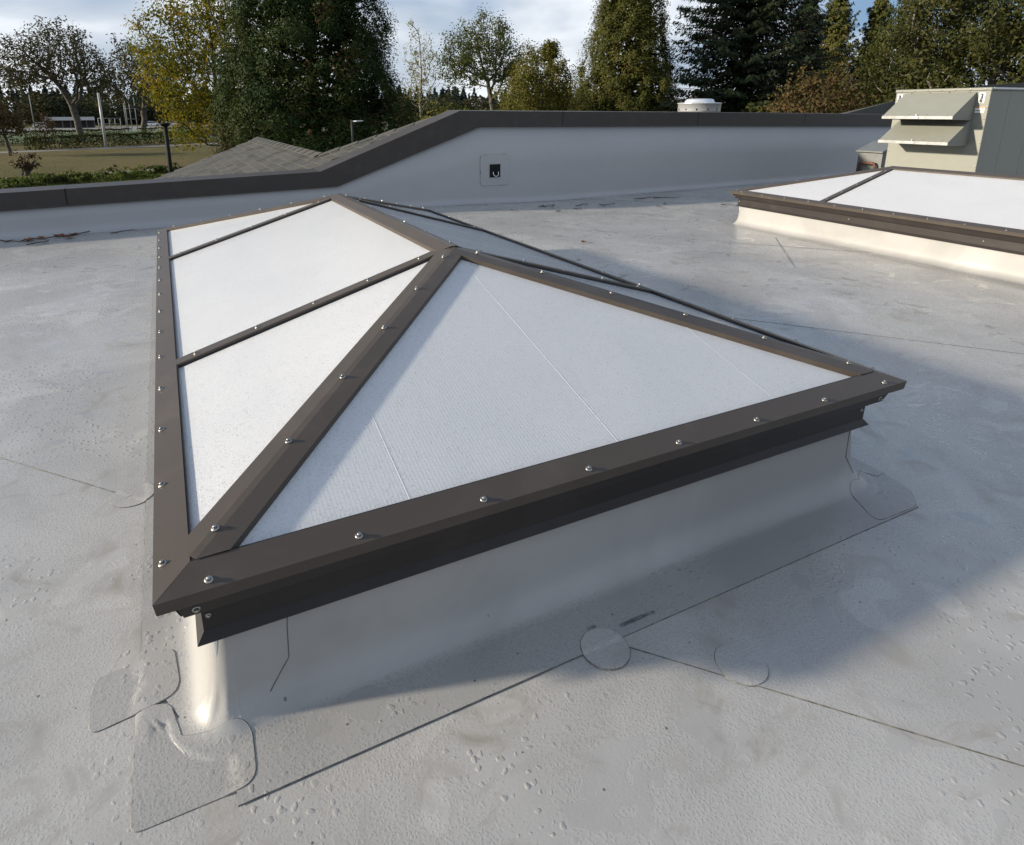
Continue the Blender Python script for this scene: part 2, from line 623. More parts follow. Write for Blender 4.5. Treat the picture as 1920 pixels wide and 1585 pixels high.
def roof_grid():
    bm = bmesh.new()
    xs = np.concatenate([np.arange(-9, -2, 1.0), np.arange(-2, 8.01, 0.25), np.arange(9, 24.1, 1.0)])
    ys = np.concatenate([np.arange(-6, -1.5, 0.75), np.arange(-1.5, 6.9, 0.25), [7.2]])
    grid = {}
    for i, x in enumerate(xs):
        for j, y in enumerate(ys):
            yy = wall_y(x) + 0.10 if j == len(ys) - 1 else y
            grid[i, j] = bm.verts.new((x, yy, 0))
    for i in range(len(xs) - 1):
        for j in range(len(ys) - 1):
            bm.faces.new((grid[i, j], grid[i + 1, j], grid[i + 1, j + 1], grid[i, j + 1]))
    return bm


for k in range(len(SEAM_C) - 1):
    c0, c1_ = SEAM_C[k], SEAM_C[k + 1] + 0.10
    if k == 0:
        c0 = -40
    if k == len(SEAM_C) - 2:
        c1_ = 60
    bm = roof_grid()
    n3 = Vector((NRM.x, NRM.y, 0))
    for co, keep in ((c0, True), (c1_, False)):
        bmesh.ops.bisect_plane(bm, geom=bm.verts[:] + bm.edges[:] + bm.faces[:], plane_co=n3 * co, plane_no=n3,
                               clear_inner=keep, clear_outer=not keep)
    if not bm.faces:
        bm.free()
        continue
    for v in bm.verts:
        c = v.co.x * NRM.x + v.co.y * NRM.y
        lift = 0.0022 * (1 - (c - c0) / 3.15) if k > 0 else 0.0
        v.co.z = roof_z(v.co.x, v.co.y) + max(lift, -0.0005)
    # turned-down cut edge along the seam, dark with dirt and painted-in shadow
    if k > 0:
        edge = [e for e in bm.edges if e.is_boundary and all(abs(v.co.x * NRM.x + v.co.y * NRM.y - c0) < 1e-4 for v in e.verts)]
        r = bmesh.ops.extrude_edge_only(bm, edges=edge)
        nv = [g for g in r['geom'] if isinstance(g, bmesh.types.BMVert)]
        for v in nv:
            jit = 0.0026 + 0.0010 * math.sin(v.co.x * 23) * math.sin(v.co.y * 31)
            v.co.x -= NRM.x * jit
            v.co.y -= NRM.y * jit
            v.co.z -= 0.0020
        nvs = set(nv)
        for f in bm.faces:
            if any(v in nvs for v in f.verts):
                f.material_index = 1
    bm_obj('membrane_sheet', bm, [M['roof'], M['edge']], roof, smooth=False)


# ------------------------------------------------------------------ skylights
W, L, HIP, ZE, RISE = 2.44, 4.527, 1.258, 0.43, 0.368
SX, SY = RISE / (W / 2), RISE / HIP


def rect_pt(t, corner, length=L):
    """corner of the footprint rectangle inset by t (0..3 = near-left, near-right, far-right, far-left)"""
    x = t if corner in (0, 3) else W - t
    y = t if corner in (0, 1) else length - t
    return x, y


def side_sweep(name, prof, side, m, parent, closed=True, trim=0.0, smooth=False):
    """sweep a (inset, z) profile along one side of the rectangle, mitred at the corners"""
    a, c = side, (side + 1) % 4
    A, B = [], []
    for t, z in prof:
        x0, y0 = rect_pt(t, a)
        x1, y1 = rect_pt(t, c)
        if not closed and t < -0.02:
            # the corner is left to the welded corner patch
            if side == 0:
                x0 = max(x0, 0.105)
            elif side == 3:
                y1 = max(y1, 0.215)
        d = Vector((x1 - x0, y1 - y0)).normalized() * trim
        A.append((x0 + d.x, y0 + d.y, z))
        B.append((x1 - d.x, y1 - d.y, z))
    bm = bmesh.new()
    if closed:
        add_prism(bm, A, B)
    else:
        va = [bm.verts.new(p) for p in A]
        vb = [bm.verts.new(p) for p in B]
        for i in range(len(va) - 1):
            f = bm.faces.new((va[i], va[i + 1], vb[i + 1], vb[i]))
            if i == len(va) - 2:
                f.material_index = 1
        for k in (len(va) - 2,):
            for e in va[k].link_edges:
                if e.other_vert(va[k]) is vb[k]:
                    e.smooth = False
    return bm_obj(name, bm, m, parent, smooth)


CI = 0.135          # centre of the rounded curb corners


def cove_profile(out):
    """curb face, cove and skirt: (inset, z) from under the flashing to the skirt edge"""
    prof = [(0.092, 0.275), (0.088, 0.19), (0.080, 0.105)]
    for i in range(1, 9):
        a = i / 8 * math.pi / 2
        prof.append((0.078 - 0.072 * (1 - math.cos(a)), 0.0026 + 0.098 * (1 - math.sin(a))))
    if out > 0.03:
        prof += [(-0.03, 0.0024), (-out, 0.0020), (-out - 0.0022, 0.0)]
    else:
        prof += [(-0.012, 0.0018), (-0.02, 0.0)]
    return prof


def curb_side(side, out, m, parent):
    """one straight curb face with its skirt, between the corner centres"""
    prof = cove_profile(out)
    bm = bmesh.new()
    A, B = [], []
    for t, z in prof:
        e0 = e1 = CI
        if t < -0.02:
            e0, e1 = (0.108, 0.03) if side == 0 else (0.06, 0.06)
            if side == 3:
                e0, e1 = -0.02, 0.215
        if side == 0:
            A.append((e0, t, z)); B.append((W - e1, t, z))
        elif side == 1:
            A.append((W - t, e0, z)); B.append((W - t, L - e1, z))
        elif side == 2:
            A.append((W - e0, L - t, z)); B.append((e1, L - t, z))
        else:
            A.append((t, L - e0, z)); B.append((t, e1, z))
    va = [bm.verts.new(p) for p in A]
    vb = [bm.verts.new(p) for p in B]
    for i in range(len(va) - 1):
        f = bm.faces.new((va[i], va[i + 1], vb[i + 1], vb[i]))
        if i == len(va) - 2:
            f.material_index = 1
    for e in va[-2].link_edges:
        if e.other_vert(va[-2]) is vb[-2]:
            e.smooth = False
    return bm_obj('curb_face', bm, m, parent, True)


def curb_corner(corner, m, parent):
    prof = cove_profile(0.0)
    cx = CI if corner in (0, 3) else W - CI
    cy = CI if corner in (0, 1) else L - CI
    a0 = (math.pi, 1.5 * math.pi, 0, 0.5 * math.pi)[corner]
    bm = bmesh.new()
    prev = None
    for k in range(11):
        a = a0 + k / 10 * math.pi / 2
        # a slight pucker where the corner membrane was stretched
        ring = []
        for i, (t, z) in enumerate(prof):
            r = CI - t
            puck = 0.0035 * math.exp(-((z - 0.05) / 0.03) ** 2) * math.sin(k * 1.9)
            ring.append(bm.verts.new((cx + (r + puck) * math.cos(a), cy + (r + puck) * math.sin(a), z)))
        if prev:
            for i in range(len(ring) - 1):
                bm.faces.new((prev[i], prev[i + 1], ring[i + 1], ring[i]))
        prev = ring
    return bm_obj('curb_corner', bm, m, parent, True)


PROF_Z = sorted([(t, z) for t, z in cove_profile(0.128)])
PROF_C = sorted([(t, z) for t, z in cove_profile(0.0)])


def curb_z(x, y):
    """height of whatever lies uppermost at plan position x,y: curb, cove, skirt or bare roof"""
    s0 = surf_z(x, y)
    dx = CI - x if x < CI else (x - (W - CI) if x > W - CI else 0.0)
    dy = CI - y if y < CI else (y - (L - CI) if y > L - CI else 0.0)
    corner = dx > 0 and dy > 0
    t = CI - math.hypot(dx, dy) if corner else CI - max(dx, dy)
    best = s0
    tab = PROF_C if corner else PROF_Z
    if t > tab[0][0]:
        best = max(best, float(np.interp(t, [p[0] for p in tab], [p[1] for p in tab])))
    # skirts reach past the corner centres
    if 0.108 < x < W - 0.03 and -0.128 < y < -0.015:
        best = max(best, 0.0021)
    if -0.080 < x < -0.015 and y > 0.215:
        best = max(best, 0.0021)
    if not corner and x < CI and t < -0.081:
        best = s0
    return best


def bolt_mesh():
    bm = bmesh.new()
    add_lathe(bm, [(0.0125, 0.0), (0.0125, 0.0022), (0.0098, 0.0042), (0.0072, 0.0046)], sides=14)
    hexa = [(0.0074 * math.cos(math.pi / 3 * k), 0.0074 * math.sin(math.pi / 3 * k)) for k in range(6)]
    add_prism(bm, [(x, y, 0.004) for x, y in hexa], [(x, y, 0.0105) for x, y in hexa])
    add_lathe(bm, [(0.0058, 0.0104), (0.0052, 0.0122), (0.0, 0.0116)], sides=6)
    bmesh.ops.recalc_face_normals(bm, faces=bm.faces)
    me = bpy.data.meshes.new('bolt')
    bm.to_mesh(me)
    bm.free()
    me.materials.append(M['bolt'])
    return me


BOLT = bolt_mesh()
brng = random.Random(4)


def put_bolt(parent, p, normal, name='bolt'):
    o = bpy.data.objects.new(name, BOLT)
    COL.objects.link(o)
    o.parent = parent
    q = Vector(normal).normalized().to_track_quat('Z', 'Y')
    o.matrix_local = Matrix.Translation(Vector(p)) @ q.to_matrix().to_4x4() @ Matrix.Rotation(brng.random() * 3, 4, 'Z') \
        @ Matrix.Rotation(brng.uniform(-0.08, 0.08), 4, 'X') @ Matrix.Scale(0.74, 4)
    return o


def star_patch(name, cx, cy, boundary, zf, parent, mats, lift=0.0035, rings=7, rim=0.0028):
    """thin welded membrane patch following the surface zf(x,y); boundary = list of (x,y)"""
    bm = bmesh.new()
    n = len(boundary)
    c = bm.verts.new((cx, cy, zf(cx, cy) + lift))
    prev = None
    for r in range(1, rings + 1):
        s = r / rings
        ring = []
        for bx, by in boundary:
            x, y = cx + (bx - cx) * s, cy + (by - cy) * s
            ring.append(bm.verts.new((x, y, zf(x, y) + lift)))
        for k in range(n):
            k2 = (k + 1) % n
            if prev is None:
                f = bm.faces.new((c, ring[k], ring[k2]))
            else:
                f = bm.faces.new((prev[k], ring[k], ring[k2], prev[k2]))
            f.smooth = True
        prev = ring
    prev = [bm.verts.new(v.co) for v in prev]
    out = []
    for bx, by in boundary:
        d = Vector((bx - cx, by - cy)).normalized() * rim
        x, y = bx + d.x, by + d.y
        out.append(bm.verts.new((x, y, zf(x, y) - 0.0004)))
    for k in range(n):
        k2 = (k + 1) % n
        f = bm.faces.new((prev[k], out[k], out[k2], prev[k2]))
        f.material_index = 1
    return bm_obj(name, bm, mats, parent)


def round_rect(corners, r, seg=6, sub=6):
    """rounded polygon outline from ordered 2-D corners, with extra points on the straights"""
    pts = []
    n = len(corners)
    cs = [Vector(c) for c in corners]
    rr = r if isinstance(r, (list, tuple)) else [r] * n
    arcs = []
    for i in range(n):
        p, a, c = cs[i], cs[i - 1], cs[(i + 1) % n]
        da, dc = (a - p).normalized(), (c - p).normalized()
        s, e = p + da * rr[i], p + dc * rr[i]
        arc = []
        for k in range(seg + 1):
            t = k / seg
            arc.append((1 - t) ** 2 * s + 2 * t * (1 - t) * p + t * t * e)
        arcs.append(arc)
    for i in range(n):
        pts += [tuple(v) for v in arcs[i]]
        s, e = arcs[i][-1], arcs[(i + 1) % n][0]
        for k in range(1, sub):
            pts.append(tuple(s.lerp(e, k / sub)))
    return pts


def bar_between(name, a, b, half, top, bot, m, parent, crown=0.0, flat=0.02):
    """hip or ridge cap: ridged bar from a to b lying on two slopes.
    half: list of two (dx,dy,dz) edge vectors for its left and right wing"""
    a, b = Vector(a), Vector(b)
    bm = bmesh.new()
    secs = []
    for p in (a, b):
        l, r = Vector(half[0]), Vector(half[1])
        f = flat
        secs.append([p + l + Vector((0, 0, -bot)), p + l, p + l * f + Vector((0, 0, crown)), p + r * f + Vector((0, 0, crown)),
                     p + r, p + r + Vector((0, 0, -bot))])
    add_prism(bm, secs[0], secs[1])
    return bm_obj(name, bm, m, parent)


def build_skylight(loc, rz, label, group, detail=True):
    root = empty('skylight', loc, rz)
    tag(root, label, 'skylight', group)
    # curb clad in membrane, skirt welded to the roof
    for s in range(4):
        curb_side(s, 0.128 if s in (0, 2) else 0.080, [M['flash'], M['edge']], root)
        curb_corner(s, [M['flash'], M['edge']], root)
    inner = [(0.10, 0.0), (0.10, 0.40), (0.115, 0.40), (0.115, 0.0)]
    for s in range(4):
        side_sweep('curb_lining', inner, s, M['lining'], root)
    bm = bmesh.new()
    add_box(bm, (0.116, 0.116, 0.012), (W - 0.116, L - 0.116, 0.03))
    bm_obj('bounce_floor', bm, M['lining'], root)  # unseen white floor, added to bounce light up into the milky panels
    # counter flashing with its drip edge, sill, cap rail
    flash = [(0.080, 0.372), (0.082, 0.262), (0.066, 0.241), (0.068, 0.2385), (0.089, 0.258), (0.089, 0.372)]
    sill = [(0.018, 0.402), (0.030, 0.386), (0.044, 0.343), (0.110, 0.343), (0.110, 0.402)]
    cap = [(0.0, ZE), (0.074, ZE + 0.074 * 0.306), (0.074, ZE + 0.074 * 0.306 - 0.020), (0.030, ZE - 0.012), (0.010, ZE - 0.031), (0.004, ZE - 0.031)]
    for s in range(4):
        f = side_sweep('counter_flashing', flash, s, M['bronze_dark'], root)
        side_sweep('sill', sill, s, M['bronze_dark'], root, trim=0.006)
        side_sweep('eave_cap', cap, s, M['bronze'], root, trim=0.0007)
        gas = [(0.073, ZE + 0.0205), (0.080, ZE + 0.0215), (0.080, ZE - 0.01), (0.073, ZE - 0.01)]
        side_sweep('gasket', gas, s, M['gasket'], root)
    # glazing: top of the sheet lies 20 mm under the cap planes
    D = 0.015
    T = 0.012

    def panel(name, pts, m):
        """pts on the cap planes, ordered; sheet of thickness T below offset D"""
        A = [(x, y, z - D) for x, y, z in pts]
        B = [(x, y, z - D - T) for x, y, z in pts]
        bm = bmesh.new()
        add_prism(bm, B, A)
        return bm_obj(name, bm, m, root)

    def zl(x):
        return ZE + SX * min(x, W - x)

    def zn(y):
        return ZE + SY * min(y, L - y)

    I = 0.05
    R1, R2 = 1.285, L - 1.285
    cx = W / 2
    for sgn in (0, 1):
        X = (lambda x: x) if sgn == 0 else (lambda x: W - x)

        def P(x, y, X=X):
            return (X(x), y, ZE + SX * x)
        k = HIP / cx
        panel('glazing_panel', [P(I, I * k), P(cx - 0.003, HIP - 0.003), P(cx - 0.003, R1), P(I, R1)], M['glaze_x'])
        panel('glazing_panel', [P(I, R1 + 0.004), P(cx - 0.003, R1 + 0.004), P(cx - 0.003, R2 - 0.004), P(I, R2 - 0.004)], M['glaze_x'])
        panel('glazing_panel', [P(I, R2), P(cx - 0.003, R2), P(cx - 0.003, L - HIP + 0.003), P(I, L - I * k)], M['glaze_x'])
    for sgn in (0, 1):
        Y = (lambda y: y) if sgn == 0 else (lambda y: L - y)

        def P(x, y, Y=Y):
            return (x, Y(y), ZE + SY * y)
        k = cx / HIP
        panel('glazing_panel', [P(I * k, I), P(W - I * k, I), P(cx, HIP - 0.004)], M['glaze_y'])
    # joints between the sheets (H-profiles lying on the glazing)
    def joint(a, b, wdt, axis):
        wdt = wdt * 1.1
        a, b = Vector(a), Vector(b)
        bm = bmesh.new()
        d = Vector((wdt, 0, 0)) if axis == 1 else Vector((0, wdt, 0))
        up = Vector((0, 0, 0.0005))
        add_prism(bm, [a - d, a + d, a + d * 0.5 + up, a - d * 0.5 + up], [b - d, b + d, b + d * 0.5 + up, b - d * 0.5 + up])
        bm_obj('panel_joint', bm, M['glaze_y' if axis == 1 else 'glaze_x'], root)

    for y0, y1 in ((0, 0),):
        for x in (0.576, 1.22, 1.868):
            yt = HIP * (min(x, W - x) / cx) - 0.05
            for far in (0, 1):
                Y = (lambda y: y) if not far else (lambda y: L - y)
                joint((x, Y(0.07), zn(0.07) - D), (x, Y(yt), ZE + SY * yt - D), 0.0020, 1)
    for y in (0.595, 1.93, 2.60, L - 0.595):
        xt = cx - 0.05 if R1 < y < R2 else cx * min(y, L - y) / HIP - 0.06
        for sgn in (0, 1):
            X = (lambda x: x) if sgn == 0 else (lambda x: W - x)
            joint((X(0.07), y, ZE + SX * 0.07 - D), (X(xt), y, ZE + SX * xt - D), 0.0024, 0)
    # hip caps, ridge cap
    E_ = Vector((cx, HIP, ZE + RISE))
    F_ = Vector((cx, L - HIP, ZE + RISE))
    wing = 0.060
    for far in (0, 1):
        for rgt in (0, 1):
            base = Vector((W if rgt else 0, L if far else 0, ZE))
            top = F_ if far else E_
            d = (top - base).normalized()
            st = base + (top - base) * (0.073 / cx)
            # wing over the long slope: move in +-y ; over the short slope: move in +-x
            sy = -1 if far else 1
            sx = -1 if rgt else 1
            dh = Vector((d.x, d.y, 0)).normalized()
            pl = Vector((-dh.x * 0, 0, 0))
            # perpendicular (plan) directions
            perp1 = Vector((-sx * abs(dh.y), sy * abs(dh.x), 0)).normalized()
            perp2 = -perp1
            def drop(v, plane):
                if plane == 'x':
                    return Vector((v.x, v.y, SX * v.x * sx))
                return Vector((v.x, v.y, SY * v.y * sy))
            l = drop(perp1 * wing, 'x')
            r = drop(perp2 * wing, 'y')
            bar = bmesh.new()
            secs = []
            for i, p in enumerate((st, top - d * 0.0)):
                # start is cut along the two eave caps, end is mitred over the apex
                def at(v, f, up):
                    w_ = v * f
                    q = p + w_
                    if i == 0:
                        # slide along the hip so that the foot meets the eave cap's inner edge
                        tx = (q.x if not rgt else W - q.x)
                        ty = (q.y if not far else L - q.y)
                        need = 0.0735 - min(tx, ty)
                        q = q + d * (need / abs(d.x if tx < ty else d.y))
                    else:
                        # cut in the plane of the ridge (long side) or of x = centre (short side)
                        if v is l and f > 0.3:
                            q = q + d * (((HIP if not far else L - HIP) + sy * 0.03 - q.y) / d.y)
                        elif f > 0.3:
                            q = q + d * ((cx - q.x) / d.x)
                    return q + Vector((0, 0, up))
                secs.append([at(l, 1, -0.020), at(l, 1, 0.0042), at(l, 0.16, 0.003), at(r, 0.16, 0.003), at(r, 1, 0.0042), at(r, 1, -0.020)])
            add_prism(bar, secs[0], secs[1])
            bm_obj('hip_cap', bar, M['bronze'], root)
            for k in range(6):
                x = 0.132 + 0.202 * k
                t = x / cx
                p = base + (top - base) * t + Vector((0, 0, 0.003)) + l * 0.03
                put_bolt(root, p, Vector((-sx * 0.15, -sy * 0.15, 1)))
    bm = bmesh.new()
    rw = 0.066
    secs = []
    for p, s in ((E_, 1), (F_, -1)):
        secs.append([p + Vector((-rw, 0.012 * s, -SX * rw - 0.018)), p + Vector((-rw, 0.012 * s, -SX * rw + 0.002)),
                     p + Vector((-0.012, -0.004 * s, 0.0045)), p + Vector((0.012, -0.004 * s, 0.0045)),
                     p + Vector((rw, 0.012 * s, -SX * rw + 0.002)), p + Vector((rw, 0.012 * s, -SX * rw - 0.018))])
    add_prism(bm, secs[0], secs[1])
    bm_obj('ridge_cap', bm, M['bronze'], root)
    for k in range(7):
        y = HIP + 0.10 + (L - 2 * HIP - 0.2) * k / 6
        put_bolt(root, (cx + 0.030, y, ZE + RISE - 0.030 * SX + 0.004), (SX, 0, 1))
    # rafter bars from the ridge down to the long eaves
    for ry in (R1, R2):
        for sgn in (0, 1):
            X = (lambda x: x) if sgn == 0 else (lambda x: W - x)
            hw = 0.031
            secs = []
            for x in (0.0745, cx - 0.075):
                z = ZE + SX * x
                secs.append([(X(x), ry - hw, z - 0.019), (X(x), ry - hw, z - 0.001), (X(x), ry - hw + 0.003, z + 0.002),
                             (X(x), ry + hw - 0.003, z + 0.002), (X(x), ry + hw, z - 0.001), (X(x), ry + hw, z - 0.019)])
            bm = bmesh.new()
            add_prism(bm, secs[0], secs[1])
            rb = bm_obj('rafter_cap', bm, M['bronze'], root)
            bm = bmesh.new()
            secs = []
            for x in (0.0745, cx - 0.075):
                z = ZE + SX * x
                secs.append([(X(x), ry - hw - 0.004, z - 0.021), (X(x), ry - hw - 0.004, z - 0.008), (X(x), ry + hw + 0.004, z - 0.008), (X(x), ry + hw + 0.004, z - 0.021)])
            add_prism(bm, secs[0], secs[1])
            bm_obj('gasket', bm, M['gasket'], root)
            for k in range(5):
                x = 0.146 + 0.2315 * k
                put_bolt(root, (X(x), ry, ZE + SX * x + 0.002), (-SX if sgn == 0 else SX, 0, 1))
    # eave bolts
    for k in range(8):
        x = 0.106 + 0.319 * k
        for far in (0, 1):
            y = 0.020 if not far else L - 0.020
            put_bolt(root, (x, y, ZE + 0.020 * 0.306), (0, -0.306 if not far else 0.306, 1))
    for k in range(14):
        y = 0.114 + 0.3255 * k
        for rgt in (0, 1):
            x = 0.020 if not rgt else W - 0.020
            put_bolt(root, (x, y, ZE + 0.020 * 0.306), (-0.306 if not rgt else 0.306, 0, 1))
    # clamp bolts under the cap corners, small flashing screws
    for x, y, nx, ny in ((0.075, 0.040, 0, -1), (W - 0.075, 0.040, 0, -1), (0.040, L - 0.06, -1, 0), (0.040, 0.1, -1, 0)):
        put_bolt(root, (x, y, ZE - 0.070), (nx, ny, -0.25), 'clamp_bolt')
    for x, y, nx, ny in ((0.095, 0.0815, 0, -1), (W - 0.10, 0.0815, 0, -1), (0.0815, L - 0.1, -1, 0), (W - 0.0815, 0.1, 1, 0), (0.0815, 1.6, -1, 0), (0.0815, 2.9, -1, 0)):
        o = put_bolt(root, (x, y, 0.30), (nx, ny, 0), 'screw')
        o.scale = (0.5, 0.5, 0.5)
    return root


sky1 = build_skylight((0, 0, 0), 0, 'near hipped skylight with milky panels, bronze frame and corner patches at its curb', 'hipped skylights on the flat roof')
# second skylight: its far-left corner stands at (6.73, 4.73)
rz2 = -0.040
c_, s_ = math.cos(rz2), math.sin(rz2)
sky2 = build_skylight((6.73 - (-s_ * L), 4.73 - (c_ * L), -0.075), rz2, 'hipped skylight with sunlit cream curb standing in front of the rooftop air unit', 'hipped skylights on the flat roof')

# welded patches around the near skylight (parts of its flashing)
PM = [M['flash'], M['rim']]
star_patch('corner_patch', -0.085, 0.270, round_rect([(-0.184, 0.178), (0.012, 0.205), (-0.003, 0.362), (-0.186, 0.340)], [0.03, 0.05, 0.03, 0.03]),
           lambda x, y: max(curb_z(x, y), 0.0021 if x > -0.09 and y < 0.25 else -1), sky1, PM, 0.0020, rim=0.0026)
star_patch('corner_patch', 0.020, 0.02, round_rect([(-0.090, -0.092), (0.150, -0.096), (0.155, 0.05), (0.070, 0.058), (0.0, 0.085), (-0.01, 0.185), (-0.088, 0.205)], [0.025, 0.04, 0.04, 0.01, 0.02, 0.03, 0.02]),
           curb_z, sky1, PM, 0.0016, rings=14, rim=0.0026)
star_patch('corner_patch', W - 0.03, -0.02, round_rect([(W - 0.25, -0.118), (W - 0.03, -0.124), (W + 0.06, -0.05), (W + 0.085, 0.10), (W - 0.02, 0.10), (W - 0.07, 0.06), (W - 0.16, 0.05)], [0.05, 0.03, 0.04, 0.04, 0.02, 0.02, 0.04]),
           curb_z, sky1, PM, 0.0016, rings=14, rim=0.0026)
CURB_PROF = cove_profile(0.128)


def near_curb(x, z):
    zs = [p[1] for p in CURB_PROF][::-1]
    ts = [p[0] for p in CURB_PROF][::-1]
    return (x, float(np.interp(z, zs, ts)) - 0.0006, z)


for pts in ([(0.262, 0.24), (0.258, 0.19), (0.255, 0.115), (0.225, 0.075), (0.205, 0.05)],
            [(W - 0.135, 0.24), (W - 0.140, 0.18), (W - 0.148, 0.12), (W - 0.125, 0.085), (W - 0.11, 0.05)]):
    bm = bmesh.new()
    add_tube(bm, [near_curb(x, z) for x, z in pts], 0.0011, 5)
    bm_obj('weld_line', bm, M['edge'], sky1)
# T-joint cover discs
def circle(cx, cy, r, n=48):
    return [(cx + r * math.cos(2 * math.pi * k / n), cy + r * math.sin(2 * math.pi * k / n)) for k in range(n)]


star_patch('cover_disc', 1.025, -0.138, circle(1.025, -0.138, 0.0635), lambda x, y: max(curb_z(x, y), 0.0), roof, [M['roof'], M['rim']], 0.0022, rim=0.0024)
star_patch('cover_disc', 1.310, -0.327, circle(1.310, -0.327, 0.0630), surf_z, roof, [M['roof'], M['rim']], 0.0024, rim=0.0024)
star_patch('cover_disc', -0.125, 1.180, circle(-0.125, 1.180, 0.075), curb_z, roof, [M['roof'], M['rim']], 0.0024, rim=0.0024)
# skirt overlap on the left side of the near skylight and the end lap by the far one
def strip(name, a, b, wdt, z, m, parent):
    a, b = Vector((*a, 0)), Vector((*b, 0))
    d = (b - a).normalized()
    n = Vector((-d.y, d.x, 0)) * wdt / 2
    bm = bmesh.new()
    k = max(2, int((b - a).length / 0.15))
    prev = None
    for i in range(k + 1):
        p = a.lerp(b, i / k)
        zz = z + roof_z(p.x, p.y)
        w_ = n * (1 + 0.35 * math.sin(i * 2.3) * math.sin(i * 0.7))
        cur = [bm.verts.new((p.x - w_.x, p.y - w_.y, zz)), bm.verts.new((p.x, p.y, zz + 0.0015)), bm.verts.new((p.x + w_.x, p.y + w_.y, zz))]
        if prev:
            bm.faces.new((prev[0], cur[0], cur[1], prev[1]))
            bm.faces.new((prev[1], cur[1], cur[2], prev[2]))
        prev = cur
    return bm_obj(name, bm, m, parent)


strip('lap_seam', (6.46, 3.75), (5.33, 2.62), 0.006, 0.0045, M['rim'], roof)
strip('lap_seam', (6.66, 4.66), (6.40, 0.4), 0.006, 0.0055, M['rim'], roof)

# printed roll number on the membrane
def text_obj(body, loc, size, rot, m, parent):
    cu = bpy.data.curves.new('printed_text', 'FONT')
    cu.body = body
    cu.size = size
    cu.align_x = 'CENTER'
    cu.align_y = 'CENTER'
    cu.space_character = 0.95
    tmp = bpy.data.objects.new('tmp', cu)
    COL.objects.link(tmp)
    dg = bpy.context.evaluated_depsgraph_get()
    me = bpy.data.meshes.new_from_object(tmp.evaluated_get(dg))
    bpy.data.objects.remove(tmp)
    me.materials.clear()
    me.materials.append(m)
    o = bpy.data.objects.new('printed_text', me)
    link(o, parent)
    o.location = loc
    o.rotation_euler = rot
    return o


text_obj('911440250806051', (1.165, -0.098, 0.0062), 0.017, (0, 0, math.pi), M['ink'], roof)
text_obj('02:11', (1.03, -0.069, 0.0066), 0.014, (0, 0, math.pi), M['ink'], roof)

# ------------------------------------------------------------------ parapet wall with metal coping
TH = math.atan(0.045)
WD = Vector((math.cos(TH), math.sin(TH), 0))      # along the wall
WN = Vector((-math.sin(TH), math.cos(TH), 0))     # away from the flat roof


def wp(u, n, z):
    """u = world x along the wall face, n = distance behind the face"""
    x = u
    return Vector((x, wall_y(x), 0)) + WN * n + Vector((0, 0, z))


TOP = [(-9, 0.38), (-4.2, 0.462), (-0.95, 0.523), (2.011, 0.581), (4.157, 1.376), (6.034, 1.360), (9.10, 1.335), (12.2, 1.30), (15.3, 1.265), (19, 1.225), (24, 1.17)]
LOW = [(-9, 0.19), (-4.2, 0.272), (-0.95, 0.331), (2.237, 0.373), (4.50, 1.148), (6.034, 1.128), (9.10, 1.100), (12.2, 1.062), (15.3, 1.014), (19, 0.97), (24, 0.91)]
parapet = empty('parapet_wall', wp(4, 0.17, -0.05))
tag(parapet, 'grey membrane-clad parapet wall with dark metal coping stepping up beside the shingle roof', 'parapet')
PINV = Matrix.Translation(-Vector(parapet.location))


def par_obj(name, bm, mats, smooth=False):
    bm.transform(PINV)
    return bm_obj(name, bm, mats, parapet, smooth)


bm = bmesh.new()
prev = None
prof = []
us = sorted(set([u for u, _ in LOW] + list(np.arange(-9, 24, 0.5)) + [4.157, 2.011]))
lu, lz = zip(*LOW)
for u in us:
    base = roof_z(u, wall_y(u))
    top = float(np.interp(u, lu, lz)) + 0.05
    cur = []
    for i in range(7):
        a = i / 6 * math.pi / 2
        cur.append(bm.verts.new(wp(u, -0.11 * (1 - math.sin(a)), base + 0.003 + 0.10 * (1 - math.cos(a)))))
    cur.append(bm.verts.new(wp(u, 0.006, base + 0.5 * (top - base))))
    cur.append(bm.verts.new(wp(u, 0.010, top)))
    cur.append(bm.verts.new(wp(u, 0.33, top)))
    cur.append(bm.verts.new(wp(u, 0.33, -2.6)))
    if prev:
        for k in range(len(cur) - 1):
            f = bm.faces.new((prev[k], cur[k], cur[k + 1], prev[k + 1]))
            f.smooth = k < 8
    prev = cur
par_obj('membrane_face', bm, M['wall'])

